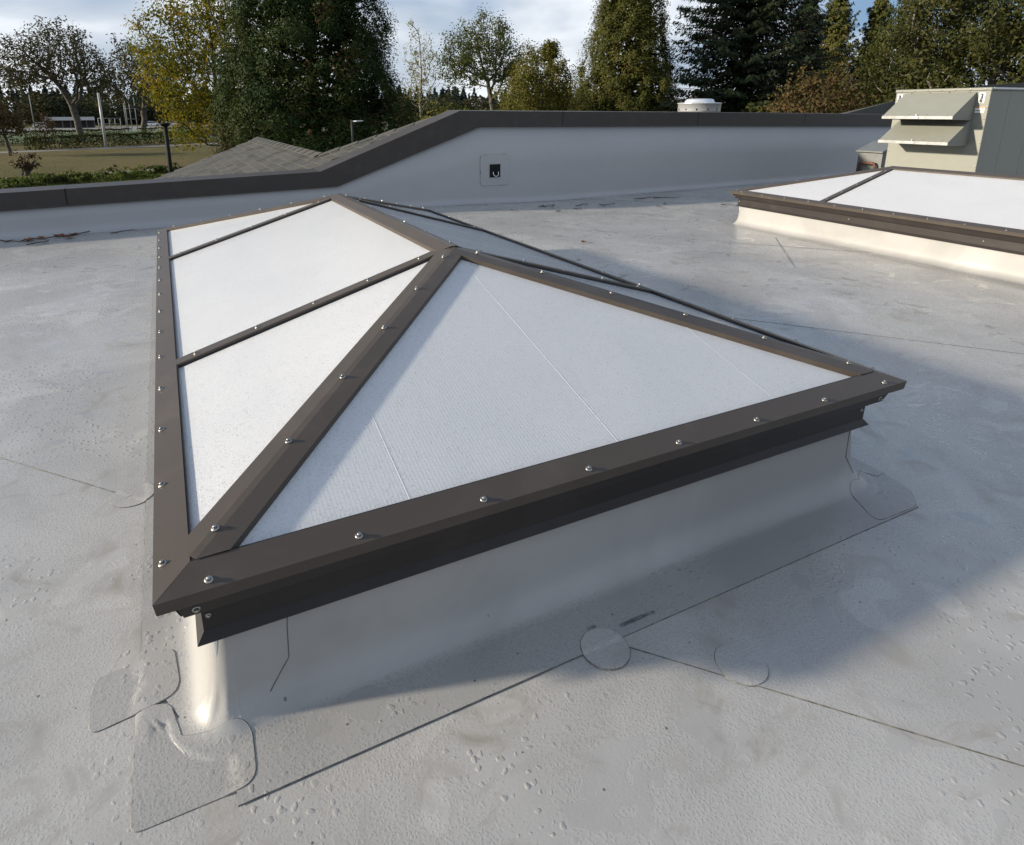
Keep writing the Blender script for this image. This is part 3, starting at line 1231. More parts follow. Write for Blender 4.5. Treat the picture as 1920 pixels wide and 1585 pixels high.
for (u0, z0), (u1, z1), (v0, y0), (v1, y1) in zip(TOP, TOP[1:], LOW, LOW[1:]):
    bm = bmesh.new()
    g = 0.0012
    secs = []
    for (u, z, v, y, s) in ((u0, z0, v0, y0, g), (u1, z1, v1, y1, -g)):
        secs.append([wp(v + s, -0.012, y), wp(v + s, -0.024, y - 0.006), wp(v + s, -0.026, y - 0.002), wp(v + s, -0.018, y + 0.008), wp(u + s, -0.016, z),
                     wp(u + s, 0.36, z + 0.012), wp(u + s, 0.36, z - 0.09), wp(v + s, 0.008, z - 0.09 if z - 0.09 > y else y + 0.01)])
    add_prism(bm, secs[0], secs[1])
    par_obj('coping_piece', bm, M['coping'])
for u in (-0.95, 6.034, 9.10, 12.2):
    z = float(np.interp(u, [a for a, _ in TOP], [b for _, b in TOP]))
    y = float(np.interp(u, lu, lz))
    bm = bmesh.new()
    add_prism(bm, [wp(u - 0.006, -0.0195, y + 0.012), wp(u + 0.006, -0.0195, y + 0.012), wp(u + 0.006, -0.0175, z + 0.001), wp(u - 0.006, -0.0175, z + 0.001)],
              [wp(u - 0.006, 0.02, y + 0.012), wp(u + 0.006, 0.02, y + 0.012), wp(u + 0.006, 0.02, z + 0.003), wp(u - 0.006, 0.02, z + 0.003)])
    par_obj('coping_joint', bm, M['black'])

# roof anchor: membrane collar, black plate, steel D-ring
anchor = empty('roof_anchor', wp(4.77, 0, 0.24))
anchor.rotation_euler = (0, 0, TH)
tag(anchor, 'black square anchor plate with steel ring on the grey parapet wall', 'anchor')
outline = round_rect([(-0.262, 0.0), (0.262, -0.005), (0.255, 0.485), (-0.262, 0.478)], 0.06)
bm = bmesh.new()
n = len(outline)
ins = [(x * 0.985, 0.24 + (z - 0.24) * 0.985) for x, z in outline]
va = [bm.verts.new((x, 0.004, z)) for x, z in outline]
vb = [bm.verts.new((x, -0.0085, z)) for x, z in ins]
for k in range(n):
    f = bm.faces.new((va[k], va[(k + 1) % n], vb[(k + 1) % n], vb[k]))
    f.material_index = 1 if k % 5 == 0 else 0
bm.faces.new(vb)
bm_obj('membrane_collar', bm, [M['wall'], M['edge']], anchor)
box_obj('plate', (-0.098, -0.022, 0.128), (0.090, 0.0, 0.328), M['black'], anchor, 0.003)
bm = bmesh.new()
pts = [(0.0 + 0.047 * math.sin(a), -0.034 - 0.012 * math.cos(a), 0.190 - 0.047 * math.cos(a)) for a in np.linspace(-2.2, 2.2, 22)]
add_tube(bm, pts, 0.0065, 8)
bm_obj('ring', bm, M['alu'], anchor, True)
box_obj('clip', (-0.035, -0.045, 0.208), (0.035, -0.02, 0.240), M['black'], anchor, 0.003)

# ------------------------------------------------------------------ shingle roofs behind the parapet
def mat_shingle():
    m, b, p, out = new_mat('asphalt_shingle')
    oi = b.n('ShaderNodeObjectInfo').outputs['Random']
    pos = b.n('ShaderNodeNewGeometry').outputs['Position']
    g = b.noise(pos, 260, 2, 0.6)
    bands = b.noise(b.scale(pos, (3, 9, 3)), 3.0, 3, 0.6)
    col = b.ramp(oi, [(0, (0.045, 0.046, 0.042)), (0.35, (0.066, 0.066, 0.059)), (0.7, (0.090, 0.088, 0.077)), (1, (0.058, 0.062, 0.060))])
    col = b.mix(b.math('MULTIPLY', b.smooth(bands, 0.4, 0.65), 0.5), col, (0.105, 0.103, 0.092))
    col = b.mix(b.math('MULTIPLY', b.smooth(g, 0.4, 0.7), 0.5), col, (0.03, 0.03, 0.028))
    b.put(p.inputs['Base Color'], col)
    p.inputs['Roughness'].default_value = 0.9
    p.inputs['Specular IOR Level'].default_value = 0.2
    return m


M['shingle'] = mat_shingle()
SLOPE = 0.3703


def sh_z(x):
    return 0.581 + SLOPE * (x - 2.011)


shr = empty('shingle_roof', (1.0, 12.0, -0.4))
tag(shr, 'grey asphalt shingle roof sloping down to the lawn behind the low parapet', 'roof')
SINV = Matrix.Translation(-Vector(shr.location))
RX, RY0, RY1 = 2.37, 8.85, 16.25
bm = bmesh.new()
# deck: left slope, hip triangle, and the hidden slopes beyond the ridge
y_in = lambda x: wall_y(x) + 0.30
deck = [((-1.6, y_in(-1.6)), (RX, y_in(RX)), (RX, RY1), (-1.6, RY1))]
vs = lambda x, y, z: bm.verts.new((x, y, z))
a = [vs(x, y, sh_z(x) - 0.012) for x, y in deck[0]]
bm.faces.new(a)
tri = [vs(RX, y_in(RX), sh_z(RX) - 0.012), vs(4.157, y_in(4.157), sh_z(4.157) - 0.012), vs(RX, RY0, sh_z(RX) - 0.012)]
bm.faces.new(tri)
zr = sh_z(RX) - 0.012
b1 = [vs(RX, RY0, zr), vs(RX, RY1, zr), vs(5.2, RY1, zr - 1.1), vs(5.2, RY0 + 1.2, zr - 1.1)]
bm.faces.new(b1[::-1])
b2 = [vs(RX, RY0, zr), vs(4.157, y_in(4.157), sh_z(4.157) - 0.012), vs(20, y_in(20), 1.05), vs(20, 15, -0.9), vs(5.2, 10.2, zr - 1.1)]
bm.faces.new(b2)
b3 = [vs(-1.6, RY1, sh_z(-1.6) - 0.012), vs(RX, RY1, zr), vs(5.2, RY1, zr - 1.1), vs(5.2, RY1, -2.6), vs(-1.6, RY1, -2.6)]
bm.faces.new(b3)
b4 = [vs(-1.6, y_in(-1.6), sh_z(-1.6) - 0.012), vs(-1.6, RY1, sh_z(-1.6) - 0.012), vs(-1.6, RY1, -2.6), vs(-1.6, y_in(-1.6), -2.6)]
bm.faces.new(b4)
bm.transform(SINV)
bm_obj('deck', bm, M['shingle'], shr)
# single shingles, one mesh shared by all
SHW, SHE = 0.36, 0.152          # width along y, exposure along x
bm = bmesh.new()
nx = SHE * 1.22
add_prism(bm, [(0, 0.003, 0.0), (0, SHW - 0.003, 0.0), (0, SHW - 0.003, 0.016), (0, 0.003, 0.016)],
          [(nx, 0.003, SLOPE * nx - 0.010), (nx, SHW - 0.003, SLOPE * nx - 0.010), (nx, SHW - 0.003, SLOPE * nx + 0.003), (nx, 0.003, SLOPE * nx + 0.003)])
bmesh.ops.recalc_face_normals(bm, faces=bm.faces)
SHM = bpy.data.meshes.new('shingle')
bm.to_mesh(SHM)
bm.free()
SHM.materials.append(M['shingle'])
srng = random.Random(8)
count = 0
row = 0
x = -0.30
while x < 4.0:
    y = y_in(x) + 0.02 - (0.5 * SHW if row % 2 else 0.0) - srng.random() * 0.1
    while y < RY1 - 0.1:
        ym = y + SHW * 0.5
        ok = y > y_in(x) - 0.12 and y + SHW < RY1 + 0.1
        if x + SHE > RX - 0.04:
            ok = ok and (y + SHW * 0.6) < RY0 + (y_in(4.157) - RY0) * (x + 0.08 - RX) / (4.157 - RX)
        if ok:
            # skip the courses that lie wholly behind the low coping
            q_ = Vector((x + 0.1, ym, sh_z(x) + 0.05))
            t_ = (wall_y(q_.x) + 0.36 - CAM.y) / (q_.y - CAM.y)
            h_ = CAM + (q_ - CAM) * t_
            ok = h_.z > float(np.interp(h_.x, [a for a, _ in TOP], [b for _, b in TOP])) - 0.03
        if ok:
            o = bpy.data.objects.new('shingle', SHM)
            COL.objects.link(o)
            o.parent = shr
            o.location = Vector((x, y, sh_z(x) - 0.008 + srng.random() * 0.006)) - Vector(shr.location)
            o.scale = (1, srng.uniform(0.96, 1.0), 1)
            count += 1
        y += SHW
    x += SHE
    row += 1
# ridge and hip cap shingles
def cap_run(p0, p1, n):
    p0, p1 = Vector(p0), Vector(p1)
    d = (p1 - p0)
    for k in range(n):
        a = p0 + d * (k / n)
        c = p0 + d * ((k + 1.15) / n)
        s = Vector((-d.y, d.x, 0)).normalized() * 0.13
        if s.x > 0:
            s = -s
        zl_ = SLOPE * s.x
        bm = bmesh.new()
        sec = []
        for q, up in ((a, 0.024), (c, 0.012)):
            sec.append([q + s + Vector((0, 0, zl_ + up - 0.014)), q + s + Vector((0, 0, zl_ + up)), q + Vector((0, 0, up + 0.012)),
                        q - s + Vector((0, 0, zl_ + up)), q - s + Vector((0, 0, zl_ + up - 0.014))])
        add_prism(bm, sec[0], sec[1])
        bm.transform(SINV)
        bm_obj('ridge_shingle', bm, M['shingle'], shr)


cap_run((RX, RY0, sh_z(RX)), (RX, RY1, sh_z(RX)), 16)
cap_run((4.157, y_in(4.157) - 0.05, sh_z(4.157) - 0.02), (RX, RY0, sh_z(RX)), 7)

# higher shingle roof behind the air unit
hr = empty('shingle_hip_roof', (19, 10, 0.6))
tag(hr, 'grey shingle hip roof rising behind the rooftop air unit', 'roof')
bm = bmesh.new()
HINV = Matrix.Translation(-Vector(hr.location))
rl = [(14.9, 9.0, 1.25), (16.86, 9.0, 1.58), (20.9, 9.0, 2.02), (24.5, 9.0, 2.2), (30, 9.0, 2.2)]
rv = [bm.verts.new(p) for p in rl]
fv = [bm.verts.new((x, 8.75, 0.6)) for x, y, z in rl]
bv = [bm.verts.new((x + 0.3, 15.0, 0.3)) for x, y, z in rl]
for k in range(4):
    bm.faces.new((fv[k], fv[k + 1], rv[k + 1], rv[k]))
    bm.faces.new((rv[k], rv[k + 1], bv[k + 1], bv[k]))
bm.faces.new((fv[0], rv[0], bv[0]))
bm.faces.new((fv[4], bv[4], rv[4]))
bm.transform(HINV)
bm_obj('roof_slope', bm, M['shingle'], hr)

# aluminium exhaust fan standing behind the parapet
fan = empty('exhaust_fan', (11.36, 10.0, 0.79))
tag(fan, 'round spun aluminium exhaust fan showing above the dark coping', 'fan')
bm = bmesh.new()
add_lathe(bm, [(0.0, 0.52), (0.50, 0.52), (0.64, 0.545), (0.65, 0.58), (0.65, 0.72), (0.675, 0.725), (0.675, 0.745), (0.60, 0.75)], sides=56)
bm_obj('shroud', bm, M['spun'], fan)
bm = bmesh.new()
add_lathe(bm, [(0.60, 0.748), (0.455, 0.752), (0.44, 0.79), (0.42, 0.815), (0.36, 0.835), (0.0, 0.842)], sides=56)
bm_obj('motor_cover', bm, M['spun'], fan)
box_obj('fan_curb', (-0.45, -0.45, -0.6), (0.45, 0.45, 0.53), M['white_metal'], fan)
for a in np.linspace(0, 2 * math.pi, 12, endpoint=False) + 0.15:
    bm = bmesh.new()
    add_lathe(bm, [(0.0, 0.02), (0.016, 0.016), (0.024, 0.0)], sides=10)
    bm.transform(Matrix.Rotation(a, 4, 'Z') @ Matrix.Translation((0.648, 0, 0.60)) @ Matrix.Rotation(math.pi / 2, 4, 'Y'))
    bm_obj('rivet', bm, M['black'], fan)

fan.scale = (0.72, 0.72, 1.0)

# ------------------------------------------------------------------ rooftop air unit
hv = empty('rooftop_air_unit', (11.6, 4.5, -0.07))
tag(hv, 'beige rooftop air unit with two sloping rain hoods beyond the far skylight', 'air unit')
HV = Matrix.Translation(-Vector(hv.location))


def hv_obj(name, bm, m, parent=hv, smooth=False):
    if parent is hv:
        bm.transform(HV)
    return bm_obj(name, bm, m, parent, smooth)


def hv_box(name, lo, hi, m, bevel=0.0):
    bm = bmesh.new()
    add_box(bm, lo, hi, 0, bevel)
    return hv_obj(name, bm, m)


FX, Y0, Y1, ZT = 10.60, 3.865, 5.150, 1.628
hv_box('base_rail', (FX + 0.05, Y0 + 0.05, -0.07), (14.4, Y1 - 0.05, 0.16), M['alu'])
hv_box('end_panel', (FX, Y0, 0.15), (FX + 0.05, Y1, ZT), M['hvac'], 0.004)
hx = [FX + 0.052, 11.12, 11.75, 12.6, 13.5, 14.4]
for a, c in zip(hx, hx[1:]):
    hv_box('side_panel', (a + 0.002, Y0 + 0.006, 0.15), (c - 0.002, Y0 + 0.05, ZT), M['hvac'], 0.004)
hv_box('side_panel', (FX + 0.052, Y1 - 0.05, 0.15), (14.4, Y1 - 0.004, ZT), M['hvac'])
hv_box('end_panel', (14.36, Y0 + 0.05, 0.15), (14.4, Y1 - 0.05, ZT), M['hvac'])
bm = bmesh.new()
add_box(bm, (FX - 0.012, Y0 - 0.012, ZT + 0.001), (14.42, Y1 + 0.012, ZT + 0.042), 0, 0.008)
top = hv_obj('top_cover', bm, M['hvac'])
bm = bmesh.new()
add_box(bm, (FX + 0.02, Y0 - 0.016, ZT + 0.020), (14.42, Y0 - 0.0125, ZT + 0.0425), 0)
hv_obj('top_trim', bm, M['white_metal'])


def hood(zt, zb, x_out, y0, y1):
    bm = bmesh.new()
    t = 0.006
    A = [(FX, y0, zt), (x_out, y0, zb), (x_out, y0, zb + t), (FX, y0, zt + t)]
    B = [(x, y1, z) for x, _, z in A]
    add_prism(bm, A, B)
    h = hv_obj('hood', bm, M['hvac'])
    for y in (y0 + 0.001, y1 - 0.007):
        bm = bmesh.new()
        tri = [(FX, zt), (x_out, zb), (x_out + 0.02, zb - 0.045), (FX, zb - 0.055)]
        add_prism(bm, [(x, y, z) for x, z in tri], [(x, y + t, z) for x, z in tri])
        bm.transform(HV)
        bm_obj('hood_side', bm, M['hvac'], h)
    bm = bmesh.new()
    add_box(bm, (x_out - 0.014, y0 - 0.006, zb - 0.038), (x_out + 0.004, y1 + 0.006, zb + 0.006), 0, 0.003)
    bm.transform(HV)
    bm_obj('drip_gutter', bm, M['gutter'], h)
    bm = bmesh.new()
    ym = (y0 + y1) / 2
    add_box(bm, (x_out - 0.024, ym - 0.045, zb - 0.030), (x_out - 0.012, ym + 0.045, zb - 0.002), 0, 0.003)
    add_box(bm, (x_out - 0.010, ym - 0.004, zb - 0.002), (x_out + 0.0, ym + 0.004, zb + 0.035), 0)
    bm.transform(HV)
    bm_obj('latch', bm, M['alu'], h)
    # mesh filter behind the hood mouth
    bm = bmesh.new()
    add_box(bm, (FX - 0.012, y0 + 0.03, zb - 0.05), (FX - 0.001, y1 - 0.03, zt - 0.02))
    bm.transform(HV)
    bm_obj('filter', bm, M['black'], h)
    for k in range(4):
        f = (k + 0.35) / 3.7
        for xx, zz in ((FX - 0.02, zt), (x_out + 0.03, zb + 0.02)):
            o = put_bolt(h, Vector((xx, y0 + (y1 - y0) * f, zz + 0.004)) - Vector(hv.location), (-0.5, 0, 1), 'screw')
            o.scale = (0.7, 0.7, 0.7)
    return h


hood(1.610, 1.276, 10.115, 4.035, 5.005)
hood(1.238, 0.918, 10.115, 4.035, 5.005)
# lifting lugs, warning label, screws along the corner posts
for y in (3.965, 5.085):
    bm = bmesh.new()
    add_tube(bm, [(FX - 0.012 - 0.022 * math.sin(t), y, 1.53 - 0.055 * math.cos(t)) for t in np.linspace(0, math.pi, 9)], 0.012, 8)
    add_box(bm, (FX - 0.004, y - 0.035, 1.46), (FX + 0.0005, y + 0.035, 1.60))
    hv_obj('lifting_lug', bm, M['alu'])
bm = bmesh.new()
add_box(bm, (FX - 0.003, 3.905, 1.325), (FX - 0.001, 4.02, 1.410))
lab = hv_obj('warning_label', bm, M['label'])
bm = bmesh.new()
add_box(bm, (FX - 0.0045, 3.907, 1.392), (FX - 0.0032, 4.018, 1.409))
bm.transform(HV)
bm_obj('label_stripe', bm, M['label_red'], lab)
bm = bmesh.new()
add_box(bm, (FX - 0.0045, 3.915, 1.355), (FX - 0.0032, 4.010, 1.362))
bm.transform(HV)
bm_obj('label_print', bm, M['ink'], lab)
for k in range(9):
    z = 0.25 + 0.165 * k
    for y in (3.885, 5.13):
        o = put_bolt(hv, Vector((FX - 0.001, y, z)) - Vector(hv.location), (-1, 0, 0), 'screw')
        o.scale = (0.8, 0.8, 0.8)
for k in range(7):
    o = put_bolt(hv, Vector((FX - 0.013, 3.93 + 0.19 * k, ZT + 0.022)) - Vector(hv.location), (-1, 0, 0), 'screw')
    o.scale = (0.9, 0.9, 0.9)

# small gas regulator box with a brown pipe, in the corner by the parapet
ub = empty('utility_box', (12.95, 6.75, -0.07))
ub.scale = (0.8, 0.8, 0.93)
ub.rotation_euler = (0, 0, rad(-90))
tag(ub, 'small grey sloped-top metal box with brown pipe between parapet and air unit', 'utility box')
bm = bmesh.new()
add_prism(bm, [(-0.30, -0.28, 0), (0.30, -0.28, 0), (0.30, -0.28, 0.70), (-0.30, -0.28, 0.70)],
          [(-0.30, 0.30, 0), (0.30, 0.30, 0), (0.30, 0.30, 0.86), (-0.30, 0.30, 0.86)])
bm_obj('housing', bm, M['grey_metal'], ub)
bm = bmesh.new()
add_prism(bm, [(-0.34, -0.36, 0.680), (0.34, -0.36, 0.680), (0.34, -0.36, 0.705), (-0.34, -0.36, 0.705)],
          [(-0.34, 0.34, 0.875), (0.34, 0.34, 0.875), (0.34, 0.34, 0.90), (-0.34, 0.34, 0.90)])
bm_obj('lid', bm, M['grey_metal'], ub)
bm = bmesh.new()
add_tube(bm, [(-0.20, -0.36, 0.0), (-0.20, -0.36, 0.42), (-0.17, -0.36, 0.455), (0.17, -0.36, 0.455), (0.20, -0.36, 0.42), (0.20, -0.36, 0.0)], 0.03, 10)
bm_obj('pipe', bm, M['rust'], ub, True)
box_obj('door', (-0.13, -0.295, 0.08), (0.13, -0.281, 0.38), M['hvac'], ub)

# building body under the roofs
bb = empty('building', (5, 2, -2.63))
tag(bb, 'one-storey building body carrying the flat roof', 'building')
box_obj('wall', (-13.9, -7.9, 0.0), (18.9, 5.1, 2.40), M['white_metal'], bb)

# ------------------------------------------------------------------ ground outside
GZ = -2.63


def polar(az, d, z=GZ):
    a = rad(az)
    return Vector((CAM.x + d * math.sin(a), CAM.y + d * math.cos(a), z))


def mat_ground():
    m, b, p, out = new_mat('dry_lawn')
    pos = b.n('ShaderNodeNewGeometry').outputs['Position']
    n1 = b.noise(pos, 0.10, 5, 0.6, 0.5)
    n2 = b.noise(pos, 1.1, 5, 0.7)
    n3 = b.noise(b.scale(pos, (9, 9, 1)), 1.0, 3, 0.7)
    col = b.mix(b.smooth(n1, 0.38, 0.62), (0.130, 0.105, 0.045), (0.090, 0.086, 0.032))
    col = b.mix(b.math('MULTIPLY', b.smooth(n2, 0.4, 0.7), 0.6), col, (0.16, 0.13, 0.06))
    col = b.mix(b.math('MULTIPLY', b.smooth(n3, 0.45, 0.75), 0.55), col, (0.045, 0.045, 0.018))
    b.put(p.inputs['Base Color'], col)
    p.inputs['Roughness'].default_value = 0.95
    p.inputs['Specular IOR Level'].default_value = 0.1
    bump = b.n('ShaderNodeBump')
    bump.inputs['Distance'].default_value = 0.25
    bump.inputs['Strength'].default_value = 0.8
    b.put(bump.inputs['Height'], n3)
    b.put(p.inputs['Normal'], bump.outputs[0])
    return m


M['lawn'] = mat_ground()
M['gravel'] = mat_plain('gravel_path', (0.155, 0.145, 0.130), 0.95, var=0.25, scale=3)
M['field'] = mat_plain('green_field', (0.06, 0.10, 0.03), 0.95, var=0.3, scale=0.4)
M['asphalt'] = mat_plain('car_park', (0.16, 0.155, 0.15), 0.9, var=0.2, scale=0.5)
gnd = mesh_obj('ground', [(-4000, -4000, GZ), (4000, -4000, GZ), (4000, 4000, GZ), (-4000, 4000, GZ)], [(0, 1, 2, 3)], M['lawn'])
tag(gnd, kind='structure')


def ground_strip(name, pa, pb, width, m, dz):
    pa, pb = Vector(pa), Vector(pb)
    d = (pb - pa).normalized()
    n = Vector((-d.y, d.x, 0)) * width / 2
    rg = R_(int(width * 100))
    k = 24
    vs, fs = [], []
    for i in range(k + 1):
        p = pa.lerp(pb, i / k)
        j = 1 + 0.12 * (rg.random() - 0.5)
        vs += [p - n * j + Vector((0, 0, dz)), p + n * j + Vector((0, 0, dz))]
        if i:
            fs.append((2 * i - 2, 2 * i - 1, 2 * i + 1, 2 * i))
    return tag(mesh_obj(name, vs, fs, m), kind='structure')


ground_strip('path', polar(-30, 80), polar(8, 94), 3.4, M['gravel'], 0.008)
ground_strip('path', polar(-26, 47), polar(14, 58), 1.8, M['gravel'], 0.008)
ground_strip('field', polar(-40, 160), polar(25, 160), 60, M['field'], 0.012)
ground_strip('car_park', polar(-40, 215), polar(22, 215), 44, M['asphalt'], 0.016)

# ------------------------------------------------------------------ vegetation generators
def leaf_quads(rg, C, size, up=0.3, aspect=0.5, dirs=None, dvar=0.6, ndir=None, nvar=0.55):
    """rhombic leaves centred at C (n,3); returns verts, faces"""
    n = len(C)
    nrm = rg.normal(size=(n, 3))
    nrm /= np.linalg.norm(nrm, axis=1)[:, None]
    if ndir is not None:
        nrm = ndir / (np.linalg.norm(ndir, axis=1)[:, None] + 1e-9) + nrm * nvar
    else:
        nrm[:, 2] = np.abs(nrm[:, 2]) + up
    nrm /= np.linalg.norm(nrm, axis=1)[:, None]
    a = rg.normal(size=(n, 3))
    if dirs is not None:
        a = dirs + a * dvar
    a -= nrm * np.sum(a * nrm, axis=1)[:, None]
    a /= np.linalg.norm(a, axis=1)[:, None] + 1e-9
    b = np.cross(nrm, a)
    s = (size * (0.6 + 0.8 * rg.random(n)))[:, None] if np.isscalar(size) else (size * (0.6 + 0.8 * rg.random(n)))[:, None]
    V = np.empty((n, 4, 3))
    V[:, 0] = C - a * s * 0.5
    V[:, 1] = C + b * s * 0.5 * aspect - a * s * 0.05 + nrm * s * 0.06
    V[:, 2] = C + a * s * 0.5
    V[:, 3] = C - b * s * 0.5 * aspect - a * s * 0.05 + nrm * s * 0.06
    F = np.arange(4 * n).reshape(n, 4)
    return V.reshape(-1, 3), F


def tubes_mesh(P, par, Rr, sides=5):
    """P nodes, par parent index, Rr radius -> one tube per edge"""
    idx = np.array([i for i in range(len(P)) if par[i] >= 0])
    A, B = P[par[idx]], P[idx]
    ra, rb = np.minimum(Rr[par[idx]], Rr[idx] * 1.6), Rr[idx]
    d = B - A
    d /= np.linalg.norm(d, axis=1)[:, None] + 1e-9
    ref = np.where(np.abs(d[:, 2:3]) < 0.9, np.array([[0, 0, 1.0]]), np.array([[1.0, 0, 0]]))
    u = np.cross(d, ref)
    u /= np.linalg.norm(u, axis=1)[:, None] + 1e-9
    v = np.cross(d, u)
    m = len(idx)
    V = np.empty((m, 2, sides, 3))
    for k in range(sides):
        c, s = math.cos(2 * math.pi * k / sides), math.sin(2 * math.pi * k / sides)
        V[:, 0, k] = A + (u * c + v * s) * ra[:, None]
        V[:, 1, k] = B + (u * c + v * s) * rb[:, None]
    base = (np.arange(m) * 2 * sides)[:, None]
    F = []
    for k in range(sides):
        k2 = (k + 1) % sides
        F.append(np.concatenate([base + k, base + k2, base + sides + k2, base + sides + k], axis=1))
    return V.reshape(-1, 3), np.concatenate(F)


def colonize(rg, trunk, attr, step, infl, kill, iters=140, droop=0.0, jitter=0.12):
    P = [np.array(p, float) for p in trunk]
    par = [-1] + list(range(len(trunk) - 1))
    P = np.array(P)
    par = list(par)
    alive = np.ones(len(attr), bool)
    dist = np.full(len(attr), 1e9)
    near = np.zeros(len(attr), int)

    def update(start):
        N = P[start:]
        if len(N) == 0:
            return
        dd = np.linalg.norm(attr[:, None, :] - N[None, :, :], axis=2)
        k = dd.argmin(1)
        dm = dd[np.arange(len(attr)), k]
        better = dm < dist
        dist[better] = dm[better]
        near[better] = k[better] + start
    update(0)
    for it in range(iters):
        act = alive & (dist < infl)
        if not act.any():
            break
        src = near[act]
        v = attr[act] - P[src]
        v /= np.linalg.norm(v, axis=1)[:, None] + 1e-9
        acc = np.zeros((len(P), 3))
        np.add.at(acc, src, v)
        use = np.unique(src)
        dirs = acc[use]
        dirs /= np.linalg.norm(dirs, axis=1)[:, None] + 1e-9
        dirs += rg.normal(size=dirs.shape) * jitter
        dirs[:, 2] -= droop
        dirs /= np.linalg.norm(dirs, axis=1)[:, None] + 1e-9
        new = P[use] + dirs * step
        start = len(P)
        P = np.concatenate([P, new])
        par += list(use)
        update(start)
        alive &= dist > kill
    return P, np.array(par)


def pipe_radius(par, tip, expo=2.3):
    n = len(par)
    kids = np.bincount(par[par >= 0], minlength=n)
    acc = np.zeros(n)
    R0 = np.zeros(n)
    for i in range(n - 1, -1, -1):
        if kids[i] == 0:
            acc[i] = tip ** expo
        R0[i] = acc[i] ** (1 / expo)
        if par[i] >= 0:
            acc[par[i]] += acc[i]
    return R0, kids


def shell_points(rg, n, center, radii, lo=0.55, zmin=-0.35, zmax=1.0):
    out = []
    while len(out) < n:
        v = rg.normal(size=3)
        v /= np.linalg.norm(v)
        if not (zmin <= v[2] <= zmax):
            continue
        r = lo + (1 - lo) * rg.random() ** 0.6
        r *= 1 + 0.13 * math.sin(5 * v[0] + 3 * v[2] + center[0]) + 0.08 * math.sin(9 * v[1] - 4 * v[2])
        out.append(np.array(center) + v * np.array(radii) * r)
    return np.array(out)


def broad_tree(name, az, d, crown_c, crown_r, trunk_top, seed, leafmat, barkmat, label, group, n_attr=500, step=0.5,
               leaves=9, leaf=0.34, trunk_r=0.0, tip=0.02, spread=0.45, lo=0.45, zmin=-0.4, az_trunk=None, cat='tree', lean=(0, 0), extra_blobs=()):
    """crown centre/radii are in metres relative to the trunk foot"""
    rg = R_(seed)
    root = empty(name, polar(az, d))
    tag(root, label, cat, group)
    A = [shell_points(rg, n_attr, crown_c, crown_r, lo, zmin)]
    for c, r, k in extra_blobs:
        A.append(shell_points(rg, k, c, r, 0.2, -1))
    A = np.concatenate(A)
    A = A[A[:, 2] > 0.8]
    k = max(4, int(trunk_top / step))
    trunk = [(lean[0] * t * t + 0.06 * math.sin(t * 5), lean[1] * t * t + 0.05 * math.cos(t * 4), trunk_top * t) for t in np.linspace(0, 1, k)]
    P, par = colonize(rg, trunk, A, step, max(crown_r) * 1.6, step * 1.5)
    Rr, kids = pipe_radius(par, tip)
    if trunk_r:
        Rr = Rr * (1 + (trunk_r / Rr[0] - 1) * np.clip(Rr / Rr[0], 0, 1) ** 0.5)
    V, F = tubes_mesh(P, par, Rr)
    fast_mesh('trunk', V, F, barkmat, root, smooth=True)
    tips = P[(Rr < tip * 2.4) & (P[:, 2] > trunk_top * 0.6)]
    C = np.repeat(tips, leaves, axis=0) + rg.normal(size=(len(tips) * leaves, 3)) * spread
    nd = (C - np.array(crown_c)) / np.array(crown_r) + (C - np.repeat(tips, leaves, axis=0)) / spread * 0.5 + np.array([0, 0, 0.25])
    LV, LF = leaf_quads(rg, C, leaf, ndir=nd, nvar=0.8)
    clump = np.repeat(rg.random(len(tips)), leaves)
    tint = np.clip(0.55 * clump + 0.45 * rg.random(len(C)), 0, 1)
    fast_mesh('crown', LV, LF, leafmat, root, tint)
    return root


